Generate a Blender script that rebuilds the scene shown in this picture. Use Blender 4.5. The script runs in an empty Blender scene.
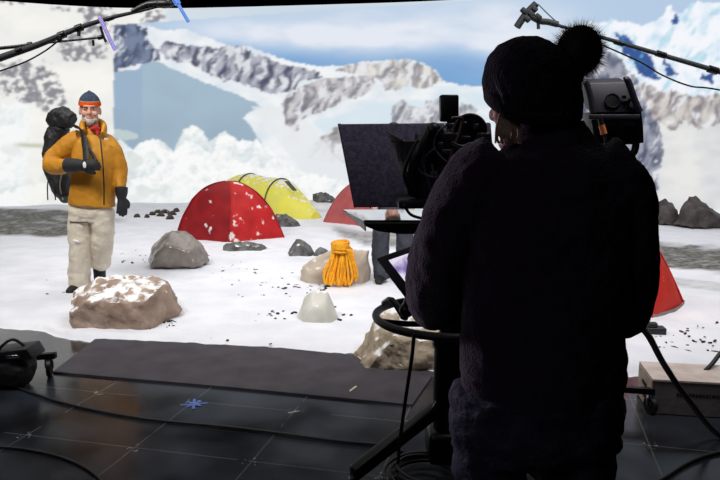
import bpy, bmesh, math, random
from mathutils import Vector, Matrix, noise

random.seed(7)
S = bpy.context.scene
C = S.collection
F = 680.0; PITCH = math.radians(8.37); CAMZ = 1.48
sp, cp = math.sin(PITCH), math.cos(PITCH)

# ------------------------------------------------------------------ measuring
def P(px, py, d):
    """point at forward distance d that the photograph shows at pixel px, py"""
    rx = (px - 360) / F; ry = (240 - py) / F
    y = ry * sp + cp; z = ry * cp - sp
    s = d / y
    return Vector((rx * s, d, CAMZ + z * s))
def G(px, py, z=0.0):
    rx = (px - 360) / F; ry = (240 - py) / F
    k = ry * cp - sp
    s = (z - CAMZ) / k
    return Vector((rx * s, (ry * sp + cp) * s, z))
def to_px(v):
    x, y, z = v.x, v.y, v.z - CAMZ
    zc = y * cp - z * sp; yc = y * sp + z * cp
    return 360 + F * x / zc, 240 - F * yc / zc
def lerp(a, b, t): return a + (b - a) * t
def smooth(a, b, x):
    t = max(0.0, min(1.0, (x - a) / (b - a))); return t * t * (3 - 2 * t)
def curve(pts, x):
    if x <= pts[0][0]: return pts[0][1]
    for (x0, y0), (x1, y1) in zip(pts, pts[1:]):
        if x <= x1: return lerp(y0, y1, (x - x0) / (x1 - x0))
    return pts[-1][1]
def lin(c):
    return tuple(((v / 255) / 12.92 if v <= 10.31 else ((v / 255 + .055) / 1.055) ** 2.4) for v in c)
def fbm(x, y, z=0.0, o=4): return noise.fractal(Vector((x, y, z)), 0.9, 2.0, o)

# ------------------------------------------------------------------ materials
MATS = {}
def mat(name, rgb, rough=0.6, metal=0.0, rgb2=None, nscale=8.0, bump=0.0, bscale=40.0, spec=0.5, emit=0.0,
        contrast=(0.35, 0.65), sheen=0.0, coat=0.0):
    if name in MATS: return MATS[name]
    m = bpy.data.materials.new(name); m.use_nodes = True
    nt = m.node_tree; N = nt.nodes; L = nt.links
    b = N['Principled BSDF']
    b.inputs['Roughness'].default_value = rough; b.inputs['Metallic'].default_value = metal
    b.inputs['Specular IOR Level'].default_value = spec
    if sheen: b.inputs['Sheen Weight'].default_value = sheen
    if coat: b.inputs['Coat Weight'].default_value = coat
    c1 = lin(rgb); c2 = lin(rgb2) if rgb2 else tuple(v * 0.82 for v in c1)
    tc = N.new('ShaderNodeTexCoord')
    n1 = N.new('ShaderNodeTexNoise'); n1.inputs['Scale'].default_value = nscale; n1.inputs['Detail'].default_value = 5
    L.new(tc.outputs['Object'], n1.inputs['Vector'])
    r = N.new('ShaderNodeValToRGB')
    r.color_ramp.elements[0].position = contrast[0]; r.color_ramp.elements[1].position = contrast[1]
    r.color_ramp.elements[0].color = (*c1, 1); r.color_ramp.elements[1].color = (*c2, 1)
    L.new(n1.outputs['Fac'], r.inputs['Fac'])
    L.new(r.outputs['Color'], b.inputs['Base Color'])
    if emit:
        L.new(r.outputs['Color'], b.inputs['Emission Color']); b.inputs['Emission Strength'].default_value = emit
    if bump:
        n2 = N.new('ShaderNodeTexNoise'); n2.inputs['Scale'].default_value = bscale; n2.inputs['Detail'].default_value = 6
        L.new(tc.outputs['Object'], n2.inputs['Vector'])
        bp = N.new('ShaderNodeBump'); bp.inputs['Strength'].default_value = bump; bp.inputs['Distance'].default_value = 0.02
        L.new(n2.outputs['Fac'], bp.inputs['Height']); L.new(bp.outputs['Normal'], b.inputs['Normal'])
    MATS[name] = m
    return m

def snow_topped(name, rgb, rgb2, rough=0.8, amount=0.0, nscale=9.0, spec=0.3, patches=7.0, bump=0.6, width=0.12):
    """rock or fabric with snow lying where the surface looks up"""
    if name in MATS: return MATS[name]
    m = mat(name, rgb, rough, 0, rgb2, nscale, bump, 22.0, spec)
    nt = m.node_tree; N = nt.nodes; L = nt.links; b = N['Principled BSDF']
    src = b.inputs['Base Color'].links[0].from_socket
    geo = N.new('ShaderNodeNewGeometry'); sx = N.new('ShaderNodeSeparateXYZ'); L.new(geo.outputs['Normal'], sx.inputs[0])
    tc = N.new('ShaderNodeTexCoord'); n = N.new('ShaderNodeTexNoise'); n.inputs['Scale'].default_value = patches; n.inputs['Detail'].default_value = 4
    L.new(tc.outputs['Object'], n.inputs['Vector'])
    a = N.new('ShaderNodeMath'); a.operation = 'MULTIPLY_ADD'; a.inputs[1].default_value = 0.55
    L.new(sx.outputs['Z'], a.inputs[0]); L.new(n.outputs['Fac'], a.inputs[2])
    mr = N.new('ShaderNodeMapRange'); mr.inputs[1].default_value = 0.95 - amount; mr.inputs[2].default_value = 0.95 - amount + width
    L.new(a.outputs[0], mr.inputs[0])
    mx = N.new('ShaderNodeMix'); mx.data_type = 'RGBA'
    L.new(mr.outputs[0], mx.inputs[0]); L.new(src, mx.inputs[6]); mx.inputs[7].default_value = (*lin((240, 240, 242)), 1)
    L.new(mx.outputs[2], b.inputs['Base Color'])
    return m

BLACK = mat('black_plastic', (22, 22, 26), 0.45, 0, (14, 14, 17), 6)
BLACKM = mat('black_metal', (30, 30, 34), 0.35, 0.6, (18, 18, 21), 6)
RUBBER = mat('black_rubber', (18, 18, 20), 0.55, 0, (10, 10, 12), 10)
STEEL = mat('bright_steel', (190, 195, 205), 0.25, 1.0, (150, 155, 165), 12)
FLOCK = mat('dark_flock', (104, 99, 120), 0.95, 0, (78, 74, 94), 60, 0.4, 220, 0.1)
GREY = mat('grey_housing', (48, 46, 58), 0.5, 0.1, (50, 48, 60), 9)

# ------------------------------------------------------------------ objects
ORIGIN = {}
def thing(name, label, cat, loc=(0, 0, 0), group=None):
    o = bpy.data.objects.new(name, None); C.objects.link(o)
    o.empty_display_size = 0.1
    o.location = loc; o['label'] = label; o['category'] = cat
    if group: o['group'] = group
    ORIGIN[o.name] = Vector(loc)
    return o
def root_of(o):
    while o.parent: o = o.parent
    return o
def obj(name, src, m, parent=None, flat=False, label=None):
    if isinstance(src, bmesh.types.BMesh):
        bmesh.ops.recalc_face_normals(src, faces=src.faces[:])
        me = bpy.data.meshes.new(name); src.to_mesh(me); src.free()
    else: me = src; me.name = name
    if parent:
        me.transform(Matrix.Translation(-ORIGIN[root_of(parent).name]))
    o = bpy.data.objects.new(name, me); C.objects.link(o)
    me.materials.clear()
    for mm in (m if isinstance(m, (list, tuple)) else [m]): me.materials.append(mm)
    for p in me.polygons: p.use_smooth = not flat
    if not flat: me.set_sharp_from_angle(angle=math.radians(48))
    if parent: o.parent = parent
    if label: o['label'] = label
    return o
def tag(o, label, cat, group=None, kind=None):
    # a one-mesh thing: move its origin to its base
    me = o.data
    if o.type == 'MESH' and o.parent is None and len(me.vertices):
        xs = [v.co for v in me.vertices]
        c = Vector((sum(v.x for v in xs) / len(xs), sum(v.y for v in xs) / len(xs), min(v.z for v in xs)))
        me.transform(Matrix.Translation(-c)); o.location = c
    o['label'] = label; o['category'] = cat
    if group: o['group'] = group
    if kind: o['kind'] = kind
    return o
def struct(name, src, m, flat=True, label=None):
    o = obj(name, src, m, None, flat); o['kind'] = 'structure'
    if label: o['label'] = label
    return o

def B(): return bmesh.new()
def box(bm, c, size, rot=None, bevel=0.0):
    r = bmesh.ops.create_cube(bm, size=1.0)
    vs = r['verts']
    M = Matrix.Translation(Vector(c)) @ (rot.to_4x4() if rot else Matrix.Identity(4)) @ Matrix.Diagonal((*size, 1))
    bmesh.ops.transform(bm, matrix=M, verts=vs)
    if bevel:
        es = list({e for v in vs for e in v.link_edges})
        bmesh.ops.bevel(bm, geom=es, offset=bevel, segments=2, affect='EDGES', profile=0.5)
def slab(bm, quad, th, bevel=0.0):
    """quad of four points extruded by vector th"""
    q = [Vector(v) for v in quad]
    vs = [bm.verts.new(v) for v in q] + [bm.verts.new(v + th) for v in q]
    n = len(q)
    fs = [bm.faces.new(vs[:n]), bm.faces.new(list(reversed(vs[n:])))]
    for i in range(n): fs.append(bm.faces.new((vs[i], vs[i + n], vs[(i + 1) % n + n], vs[(i + 1) % n])))
    if bevel:
        es = list({e for f in fs for e in f.edges})
        bmesh.ops.bevel(bm, geom=es, offset=bevel, segments=2, affect='EDGES', profile=0.5)
def ell(bm, c, r, rot=None, sub=3):
    res = bmesh.ops.create_icosphere(bm, subdivisions=sub, radius=1.0)
    if not isinstance(r, (tuple, list, Vector)): r = (r, r, r)
    M = Matrix.Translation(Vector(c)) @ (rot.to_4x4() if rot else Matrix.Identity(4)) @ Matrix.Diagonal((*r, 1))
    bmesh.ops.transform(bm, matrix=M, verts=res['verts'])
def crom(pts, k):
    """catmull-rom resample of tuples/vectors of any length"""
    n = len(pts)
    if n < 3 or k <= 1: return [tuple(p) for p in pts]
    out = []
    g = lambda i: pts[max(0, min(n - 1, i))]
    for i in range(n - 1):
        for j in range(k):
            t = j / k
            out.append(tuple(0.5 * (2 * b + (c - a) * t + (2 * a - 5 * b + 4 * c - d) * t * t + (3 * b - a - 3 * c + d) * t ** 3)
                             for a, b, c, d in zip(g(i - 1), g(i), g(i + 1), g(i + 2))))
    out.append(tuple(pts[-1]))
    return out
def loft(bm, pts, rads, n=16, k=4, ref=(0, 1, 0), cap=True):
    rr = [(r, r) if not isinstance(r, (tuple, list)) else r for r in rads]
    rows = [tuple(p) + tuple(r) for p, r in zip(pts, rr)]
    rows = crom(rows, k)
    ref = Vector(ref)
    rings = []
    prev = None
    for i, row in enumerate(rows):
        p = Vector(row[:3]); a, b = max(row[3], 1e-4), max(row[4], 1e-4)
        t = Vector(rows[min(i + 1, len(rows) - 1)][:3]) - Vector(rows[max(i - 1, 0)][:3])
        if t.length < 1e-9: t = Vector((0, 0, 1))
        t.normalize()
        w = ref - t * ref.dot(t)
        if w.length < 0.15:
            q = prev if prev else Vector((1, 0, 0))
            w = q - t * q.dot(t)
        w.normalize(); prev = w
        u = w.cross(t)
        rings.append([bm.verts.new(p + u * (a * math.cos(2 * math.pi * j / n)) + w * (b * math.sin(2 * math.pi * j / n))) for j in range(n)])
    for r0, r1 in zip(rings, rings[1:]):
        for j in range(n):
            bm.faces.new((r0[j], r0[(j + 1) % n], r1[(j + 1) % n], r1[j]))
    if cap:
        bm.faces.new(list(reversed(rings[0]))); bm.faces.new(rings[-1])
def tube(bm, pts, r, n=8, k=6):
    """round tube with a parallel-transported frame"""
    rows = [Vector(p) for p in crom([tuple(p) for p in pts], k)]
    rows = [p for i, p in enumerate(rows) if i == 0 or (p - rows[i - 1]).length > 1e-6]
    w = None; rings = []
    for i, p in enumerate(rows):
        t = (rows[min(i + 1, len(rows) - 1)] - rows[max(i - 1, 0)])
        if t.length < 1e-9: continue
        t.normalize()
        if w is None: w = t.orthogonal()
        w = w - t * w.dot(t)
        if w.length < 1e-6: w = t.orthogonal()
        w.normalize(); u = w.cross(t)
        rad = r if not isinstance(r, (tuple, list)) else lerp(r[0], r[1], i / (len(rows) - 1))
        rings.append([bm.verts.new(p + (u * math.cos(2 * math.pi * j / n) + w * math.sin(2 * math.pi * j / n)) * rad) for j in range(n)])
    for r0, r1 in zip(rings, rings[1:]):
        for j in range(n): bm.faces.new((r0[j], r0[(j + 1) % n], r1[(j + 1) % n], r1[j]))
    bm.faces.new(list(reversed(rings[0]))); bm.faces.new(rings[-1])
def cyl(bm, a, b, r, n=20, r2=None):
    a, b = Vector(a), Vector(b)
    tube(bm, [a, b], (r, r2 if r2 is not None else r), n, 1)
def ring(bm, c, R, r, axis=(0, 0, 1), n=40, m=10, a0=0.0, a1=2 * math.pi):
    z = Vector(axis).normalized(); x = z.orthogonal().normalized(); y = z.cross(x); c = Vector(c)
    full = abs(a1 - a0 - 2 * math.pi) < 1e-6
    rows = []
    for i in range(n if full else n + 1):
        t = a0 + (a1 - a0) * i / n
        e = x * math.cos(t) + y * math.sin(t)
        rows.append([bm.verts.new(c + e * (R + r * math.cos(2 * math.pi * j / m)) + z * (r * math.sin(2 * math.pi * j / m))) for j in range(m)])
    pairs = list(zip(rows, rows[1:])) + ([(rows[-1], rows[0])] if full else [])
    for r0, r1 in pairs:
        for j in range(m): bm.faces.new((r0[j], r0[(j + 1) % m], r1[(j + 1) % m], r1[j]))
    if not full:
        bm.faces.new(list(reversed(rows[0]))); bm.faces.new(rows[-1])
def fuse(bm, voxel=0.01, it=3):
    """grow overlapping pieces into one continuous skin"""
    bmesh.ops.recalc_face_normals(bm, faces=bm.faces[:])
    me = bpy.data.meshes.new('tmp'); bm.to_mesh(me); bm.free()
    o = bpy.data.objects.new('tmp', me); C.objects.link(o)
    md = o.modifiers.new('r', 'REMESH'); md.mode = 'VOXEL'; md.voxel_size = voxel; md.adaptivity = 0
    if it:
        s = o.modifiers.new('s', 'SMOOTH'); s.factor = 0.5; s.iterations = it
    dg = bpy.context.evaluated_depsgraph_get(); dg.update()
    out = bpy.data.meshes.new_from_object(o.evaluated_get(dg))
    bpy.data.objects.remove(o); bpy.data.meshes.remove(me)
    return out
def ruffle(me, amp, scale, seed=0.0, stretch=(1, 1, 1)):
    ns = [v.normal.copy() for v in me.vertices]
    for v, n in zip(me.vertices, ns):
        q = v.co
        v.co = q + n * (amp * fbm(q.x * scale * stretch[0] + seed, q.y * scale * stretch[1], q.z * scale * stretch[2], 3))
    me.update()
    return me

# ------------------------------------------------------------------ studio shell
def plane(a, b, c, d):
    bm = B(); bm.faces.new([bm.verts.new(v) for v in (a, b, c, d)]); return bm
# glossy black studio floor of square boards
fm = bpy.data.materials.new('black_floor_boards'); fm.use_nodes = True
nt = fm.node_tree; N = nt.nodes; L = nt.links; b = N['Principled BSDF']
tc = N.new('ShaderNodeTexCoord'); mp = N.new('ShaderNodeMapping')
mp.inputs['Location'].default_value = (0, 0, 0)
L.new(tc.outputs['Object'], mp.inputs['Vector'])
sub = N.new('ShaderNodeVectorMath'); sub.operation = 'SUBTRACT'; sub.inputs[1].default_value = (-1.69, 3.267, 0)
L.new(tc.outputs['Object'], sub.inputs[0])
rot = N.new('ShaderNodeVectorRotate'); rot.rotation_type = 'Z_AXIS'; rot.inputs['Angle'].default_value = math.radians(13.5)
L.new(sub.outputs[0], rot.inputs['Vector'])
sc = N.new('ShaderNodeVectorMath'); sc.operation = 'SCALE'; sc.inputs['Scale'].default_value = 1 / 0.61
L.new(rot.outputs[0], sc.inputs[0])
sx = N.new('ShaderNodeSeparateXYZ'); L.new(sc.outputs[0], sx.inputs[0])
def mnode(op, a, b=None, c=None):
    n = N.new('ShaderNodeMath'); n.operation = op
    for i, v in enumerate((a, b, c)):
        if v is None: continue
        if isinstance(v, (int, float)): n.inputs[i].default_value = v
        else: L.new(v, n.inputs[i])
    return n.outputs[0]
def edge_dist(s):   # distance to the nearest seam, in boards
    return mnode('ABSOLUTE', mnode('SUBTRACT', mnode('FRACT', mnode('ADD', s, 0.5)), 0.5))
ex, ey = edge_dist(sx.outputs['X']), edge_dist(sx.outputs['Y'])
emin = mnode('MINIMUM', ex, ey); emax = mnode('MAXIMUM', ex, ey)
ns = N.new('ShaderNodeTexNoise'); ns.inputs['Scale'].default_value = 2.2; ns.inputs['Detail'].default_value = 6
L.new(tc.outputs['Object'], ns.inputs['Vector'])
nf = N.new('ShaderNodeTexNoise'); nf.inputs['Scale'].default_value = 38; nf.inputs['Detail'].default_value = 4
L.new(tc.outputs['Object'], nf.inputs['Vector'])
seam = mnode('LESS_THAN', emin, 0.006)
broken = mnode('GREATER_THAN', ns.outputs['Fac'], 0.42)
seamm = mnode('MULTIPLY', mnode('MULTIPLY', seam, broken), 0.22)
corner = mnode('LESS_THAN', emax, mnode('MULTIPLY', nf.outputs['Fac'], 0.1))
scuff = mnode('MULTIPLY', corner, mnode('GREATER_THAN', nf.outputs['Fac'], 0.6))
mark = mnode('MAXIMUM', seamm, mnode('MULTIPLY', scuff, 0.8))
r1 = N.new('ShaderNodeValToRGB'); r1.color_ramp.elements[0].color = (*lin((22, 22, 25)), 1); r1.color_ramp.elements[1].color = (*lin((43, 48, 57)), 1)
r1.color_ramp.elements[0].position = .35; r1.color_ramp.elements[1].position = .7
L.new(ns.outputs['Fac'], r1.inputs['Fac'])
mx = N.new('ShaderNodeMix'); mx.data_type = 'RGBA'; L.new(mark, mx.inputs[0]); L.new(r1.outputs['Color'], mx.inputs[6])
mx.inputs[7].default_value = (*lin((150, 148, 148)), 1)
L.new(mx.outputs[2], b.inputs['Base Color'])
rg = N.new('ShaderNodeMapRange'); rg.inputs[1].default_value = .3; rg.inputs[2].default_value = .75; rg.inputs[3].default_value = .13; rg.inputs[4].default_value = .28
L.new(ns.outputs['Fac'], rg.inputs[0]); L.new(rg.outputs[0], b.inputs['Roughness'])
b.inputs['Specular IOR Level'].default_value = 0.6
bp = N.new('ShaderNodeBump'); bp.inputs['Strength'].default_value = .08; bp.inputs['Distance'].default_value = .01
L.new(ns.outputs['Fac'], bp.inputs['Height']); L.new(bp.outputs['Normal'], b.inputs['Normal'])
RX, RY0, RY1, RZ = 15.0, -4.0, 18.6, 6.6
struct('floor', plane((-RX, RY0, 0), (RX, RY0, 0), (RX, RY1, 0), (-RX, RY1, 0)), fm)
WALLB = mat('black_drape', (9, 9, 10), 0.95, 0, (6, 6, 7), 3, spec=.1)
struct('wall_back', plane((-RX, RY1, 0), (RX, RY1, 0), (RX, RY1, RZ), (-RX, RY1, RZ)), WALLB)
struct('wall_left', plane((-RX, RY0, 0), (-RX, RY1, 0), (-RX, RY1, RZ), (-RX, RY0, RZ)), WALLB)
struct('wall_right', plane((RX, RY0, 0), (RX, RY1, 0), (RX, RY1, RZ), (RX, RY0, RZ)), WALLB)
struct('wall_front', plane((-RX, RY0, 0), (RX, RY0, 0), (RX, RY0, RZ), (-RX, RY0, RZ)), WALLB)
struct('ceiling', plane((-RX, RY0, RZ), (RX, RY0, RZ), (RX, RY1, RZ), (-RX, RY1, RZ)), WALLB)

# ------------------------------------------------------------------ the video wall and its picture
DW = [(-260, 13.2), (-120, 14.2), (0, 14.9), (80, 15.6), (150, 15.9), (220, 15.75), (300, 15.5), (420, 15.1), (470, 14.8), (560, 14.1), (650, 13.1), (720, 12.35), (800, 11.5), (900, 10.6)]
def wall_d(px):
    i = [(p, d) for p, d in DW]
    # smoothed piecewise curve
    return sum(curve(i, px + o) for o in (-40, -20, 0, 20, 40)) / 5
WH = 4.4
def inpoly(poly, x, y):
    c = False; j = len(poly) - 1
    for i in range(len(poly)):
        xi, yi = poly[i]; xj, yj = poly[j]
        if (yi > y) != (yj > y) and x < (xj - xi) * (y - yi) / (yj - yi) + xi: c = not c
        j = i
    return c
def mixc(a, b, t):
    t = max(0.0, min(1.0, t)); return (a[0] + (b[0] - a[0]) * t, a[1] + (b[1] - a[1]) * t, a[2] + (b[2] - a[2]) * t)
RIDGE = [(100, 24), (143, 24), (150, 27), (165, 30), (185, 29), (200, 35), (215, 40), (232, 47), (248, 46), (258, 50), (280, 58), (300, 64), (325, 67), (345, 66), (352, 64), (380, 60), (408, 59), (425, 63), (436, 70), (442, 80), (460, 85), (480, 87), (500, 85), (540, 78)]
SERAC = [(100, 141), (122, 140), (132, 150), (137, 146), (142, 141), (150, 140), (160, 140), (168, 146), (173, 152), (178, 142), (184, 129), (192, 125), (199, 128), (204, 134), (209, 141), (214, 138), (219, 134), (224, 131), (229, 134), (236, 140), (248, 141), (258, 140), (266, 147), (275, 153), (282, 160), (292, 167), (300, 171), (330, 178), (360, 184)]
def poly(*a):
    xs = [p[0] for p in a]; ys = [p[1] for p in a]
    return (a, min(xs), max(xs), min(ys), max(ys))
ROCKS = [  # outline, light tone, dark tone, streak strength, snow share
    (poly((113, 24), (145, 25), (149, 40), (158, 52), (162, 61), (140, 63), (113, 73)), (120, 132, 158), (66, 74, 98), .8, .25),
    (poly((156, 50), (163, 42), (178, 41), (190, 47), (203, 46), (218, 49), (232, 47), (242, 47), (262, 56), (285, 65), (318, 71), (322, 78), (300, 82), (288, 92), (275, 94), (250, 86), (225, 80), (205, 71), (185, 64), (165, 57)), (178, 180, 192), (78, 82, 100), 1.0, .42),
    (poly((283, 114), (281, 101), (298, 87), (326, 78), (352, 77), (375, 75), (374, 88), (357, 97), (338, 104), (320, 111), (302, 120), (297, 132), (288, 124)), (205, 202, 204), (122, 120, 130), .9, .35),
    (poly((332, 71), (352, 65), (385, 60), (410, 59), (430, 65), (443, 82), (430, 88), (402, 88), (385, 91), (377, 78), (358, 74)), (222, 219, 214), (140, 138, 142), .9, .42),
    (poly((388, 124), (393, 108), (402, 99), (411, 104), (420, 110), (425, 101), (440, 98), (470, 105), (482, 116), (472, 128), (400, 130)), (205, 206, 210), (118, 120, 130), .9, .35),
    (poly((306, 160), (309, 149), (318, 139), (332, 129), (347, 124), (350, 162)), (200, 196, 196), (120, 117, 122), .9, .35),
]
DARKB = [poly((614, 32), (628, 34), (632, 43), (648, 54), (659, 78), (650, 81), (640, 75), (633, 62), (620, 46)),
         poly((664, 58), (672, 65), (679, 77), (664, 76)), poly((701, 74), (716, 73), (713, 82), (702, 80)), poly((672, 20), (676, 12), (679, 26))]
SHADOW = poly((113, 72), (138, 69), (144, 62), (158, 62), (185, 74), (215, 86), (245, 98), (263, 106), (250, 112), (243, 118), (256, 133), (261, 142), (250, 160), (113, 160))
ICEM = poly((536, 120), (542, 70), (550, 45), (562, 28), (575, 22), (592, 22), (612, 19), (640, 26), (655, 21), (664, 14), (668, 3), (674, 13), (682, 13), (690, 8), (697, 1), (706, 3), (720, 2), (760, -8), (900, -20), (900, 210), (560, 210))
CLIFFC = poly((570, 75), (590, 60), (606, 50), (620, 57), (632, 75), (645, 92), (655, 112), (663, 150), (655, 205), (560, 205))
CLIFFD = poly((638, 83), (660, 90), (700, 96), (722, 94), (800, 96), (900, 100), (900, 124), (720, 122), (702, 130), (684, 121), (672, 132), (652, 118))
def hit(p, x, y): return p[1] <= x <= p[2] and p[3] <= y <= p[4] and inpoly(p[0], x, y)
def rocky(x, y, light, dark, streak, snow):
    qx = x + 5 * fbm(x * .05, y * .05, 61, 3); qy = y + 5 * fbm(x * .05, y * .05, 71, 3)
    n = 0.5 + 0.5 * fbm(qx * .15 + qy * .06, qy * .055 - qx * .02, 3.1, 5)
    n2 = 0.5 + 0.5 * fbm(qx * .07, qy * .07, 9.7, 4)
    n3 = 0.5 + 0.5 * fbm(qx * .18 + qy * .08, qy * .10, 5.5, 4)
    c = mixc(light, dark, smooth(.3, .72, n * .75 * streak + (1 - .75 * streak) * n2))
    return mixc(c, (226, 228, 232), .9 * smooth(.60 - snow * .25, .74 - snow * .25, n2 * .45 + n3 * .55))
def lumps(x, y, white, shade, sc=0.05):
    d, pts = noise.voronoi(Vector((x * sc + .4 * fbm(x * .06, y * .06), y * sc * 1.1 + .4 * fbm(x * .06, y * .06, 4), 1.3)))
    e = smooth(0.0, .22, d[1] - d[0])
    up = smooth(-.5, .5, (pts[0].y - y * sc * 1.1) + .7 * (pts[0].x - x * sc))
    n = fbm(x * .16, y * .16, 2.0, 3)
    t = .16 * (1 - e) + .24 * (1 - up) + .30 * n + .2 * fbm(x * .35, y * .35, 6, 3)
    t += .5 * (noise.cell(pts[0] * 7.7) - .42)
    return mixc(white, shade, t)
def outer(x, y):
    wx = x + 5 * fbm(x * .05, y * .05, 7); wy = y + 5 * fbm(x * .05, y * .05, 17)
    c = mixc((240, 239, 234), (226, 226, 224), .5 + .9 * fbm(x * .018, y * .03, 1))
    m = 0.0
    for (a, bb, rx, ry, s) in ((12, 0, 20, 6, 1), (93, 13, 17, 15, 1), (72, 47, 14, 17, .9), (92, 50, 12, 14, .8), (16, 70, 19, 13, 1.1), (38, 92, 30, 18, 1.05), (56, 92, 14, 12, 1.0), (62, 6, 16, 7, .5), (152, 16, 16, 8, 1.1), (-40, 40, 40, 30, .8), (20, 78, 40, 24, .7), (50, 100, 24, 14, .8), (84, 46, 34, 20, .6), (100, 22, 20, 22, .7)):
        q = ((wx - a) / rx) ** 2 + ((wy - bb) / ry) ** 2
        m = max(m, s * (1 - q))
    if m > 0:
        n = .5 + .65 * fbm(x * .13 + y * .06, y * .15 - x * .05, 5, 6)
        t = smooth(.5, .85, n * .85 + .38 * min(m, .8)) * min(1, m * 2.0)
        c = mixc(c, (70, 68, 82), t * .85)
        c = mixc(c, (176, 174, 178), .55 * smooth(.2, .6, m) * smooth(.35, .6, n))
    if x > 128:
        c = mixc(c, (206, 216, 225), smooth(158, 172, x))
        c = mixc(c, (178, 200, 222), smooth(175, 330, x) * smooth(8, 16, y + 0.02 * x) * .4)
    if y > 98:
        q = smooth(101, 106, y + 5 * fbm(x * .08, 2, 0)) * smooth(34, 24, x + 2 * fbm(y * .1, 5, 0))
        if q > 0: c = mixc(c, lumps(x, y, (240, 242, 242), (205, 214, 216), .06), q)
        g = math.exp(-((y - 145 - .04 * (x - 20)) / 2.2) ** 2) * smooth(8, 24, x) * smooth(120, 30, x)
        c = mixc(c, (186, 190, 170), .9 * g)
        c = mixc(c, (214, 216, 214), .5 * smooth(.1, .5, fbm(x * .05, y * .07, 12)) * smooth(140, 150, y))
    return c
def paint(x, y):
    top = 25 - .0694 * (x - 113)
    if x < 113.5 or y < top: return outer(x, y)
    wx = x + 3.2 * fbm(x * .07, y * .07, 21) + 1.2 * fbm(x * .3, y * .3, 2)
    wy = y + 3.2 * fbm(x * .07, y * .07, 31) + 1.2 * fbm(x * .3, y * .3, 4)
    # sky
    s = mixc((176, 198, 222), (118, 160, 206), smooth(24, 66, y))
    cl = 1.0 * math.exp(-((x - 400) / 125) ** 2 - ((y - 30 + .03 * (x - 390)) / 25) ** 2) + .75 * math.exp(-((x - 330) / 90) ** 2 - ((y - 35) / 12) ** 2)
    cl += .9 * math.exp(-((x - 520) / 45) ** 2 - ((y - 35) / 38) ** 2) + .5 * math.exp(-((x - 240) / 60) ** 2 - ((y - 28) / 10) ** 2)
    s = mixc(s, (222, 227, 237), cl * (.8 + .6 * fbm(x * .012, y * .035, 8)))
    c = s
    if wy * .5 + y * .5 > curve(RIDGE, x) + .9 * fbm(x * .25, 3, 1):
        c = mixc((236, 238, 240), (214, 222, 230), .4 + .9 * fbm(x * .03, y * .05, 6))
        if x > 300 and y > 86:
            c = mixc(c, (206, 222, 232), .75 * smooth(.0, .4, fbm(x * .012, y * .03, 14) + .25))
        if hit(SHADOW, x + .5 * (wx - x), y + .5 * (wy - y)):
            c = mixc((152, 175, 196), (160, 182, 198), smooth(141.5, 143, x))
            c = mixc(c, (146, 166, 182), .5 * smooth(100, 140, y) + .3 * fbm(x * .02, y * .03, 2))
        for pl, li, dk, st, sn in ROCKS:
            if hit(pl, wx, wy): c = rocky(x, y, li, dk, st, sn)
        if x > 250:
            sl = 250 + (y - 105) * .78
            if 106 < y < 200 and x > sl and x < sl + 45 and not hit(ROCKS[2][0], wx, wy): c = mixc(c, (226, 228, 230), .7)
    if hit(ICEM, wx, wy):
        n = fbm(x * .05 + y * .02, y * .04 - x * .01, 3, 5)
        c = mixc((238, 240, 246), (206, 224, 238), smooth(-.2, .7, n))
        c = mixc(c, (150, 200, 220), .55 * smooth(.15, .6, fbm(x * .09 + y * .04, y * .06, 44, 4)))
        c = mixc(c, s, .55 * smooth(600, 548, x))
        if y > 118:
            c = mixc((226, 226, 224), (206, 209, 212), .4 + .8 * fbm(x * .03, y * .05, 4))
        w2x, w2y = wx + 2 * fbm(x * .2, y * .2, 9), wy + 2 * fbm(x * .2, y * .2, 19)
        if hit(CLIFFC, wx, wy):
            c = rocky(x, y, (158, 160, 174), (84, 90, 110), 1.0, .12)
        if hit(CLIFFD, w2x, w2y): c = rocky(x, y, (206, 200, 196), (128, 122, 128), 1.0, .3)
        for pl in DARKB:
            if hit(pl, w2x, w2y): c = mixc((58, 88, 146), (96, 168, 204), smooth(.15, .4, fbm(x * .12, y * .12, 77)))
    if x < 352 and y > curve(SERAC, x) + 2.6 * fbm(x * .22, 1, 7, 3):
        sc0 = mixc(lumps(x, y, (243, 244, 243), (166, 184, 192), .06), lumps(x + 40, y, (243, 244, 243), (176, 192, 198), .14), .4)
        c = sc0
        c = mixc(c, (204, 212, 208), .6 * smooth(.2, .5, fbm(x * .04, y * .05, 51)) * smooth(200, 150, x))
    elif 300 < x < 560 and y > 128:
        c = mixc(c, (224, 228, 232), smooth(128, 160, y) * .8)
    if 113 < x < 138 and abs(y - 135 - .1 * (x - 125)) < 5 - .012 * (x - 122) ** 2: c = (186, 200, 202)
    if y > 185 and 113 < x < 352:
        c = mixc(c, (232, 236, 236), .6 * smooth(185, 205, y))
    return c

cols = []
x = -240.0
while x < 880:
    cols.append(x); x += 1.4 if -10 < x < 730 else 8
wm = bpy.data.meshes.new('screen'); verts = []; colr = []
NR = 190
for px in cols:
    q = P(px, 140, 1.0).x; d = wall_d(px)
    for r in range(NR + 1):
        z = WH * r / NR
        v = Vector((q * d, d, z)); verts.append(v)
        ix, iy = to_px(v)
        ix += 0.0
        colr.append(lin(paint(ix, iy)))
NRR = NR + 1
for _ in range(1):      # the panels are slightly out of focus: soften the picture
    src = colr; colr = list(src)
    for i in range(1, len(cols) - 1):
        if cols[i] < -8 or cols[i] > 728: continue
        for r in range(1, NR):
            k = i * NRR + r
            a, b_, c_, d_, e_ = src[k], src[k - 1], src[k + 1], src[k - NRR], src[k + NRR]
            colr[k] = tuple(.4 * a[q] + .15 * (b_[q] + c_[q] + d_[q] + e_[q]) for q in range(3))
faces = []
for i in range(len(cols) - 1):
    for r in range(NR):
        a = i * (NR + 1) + r
        faces.append((a, a + NR + 1, a + NR + 2, a + 1))
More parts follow.
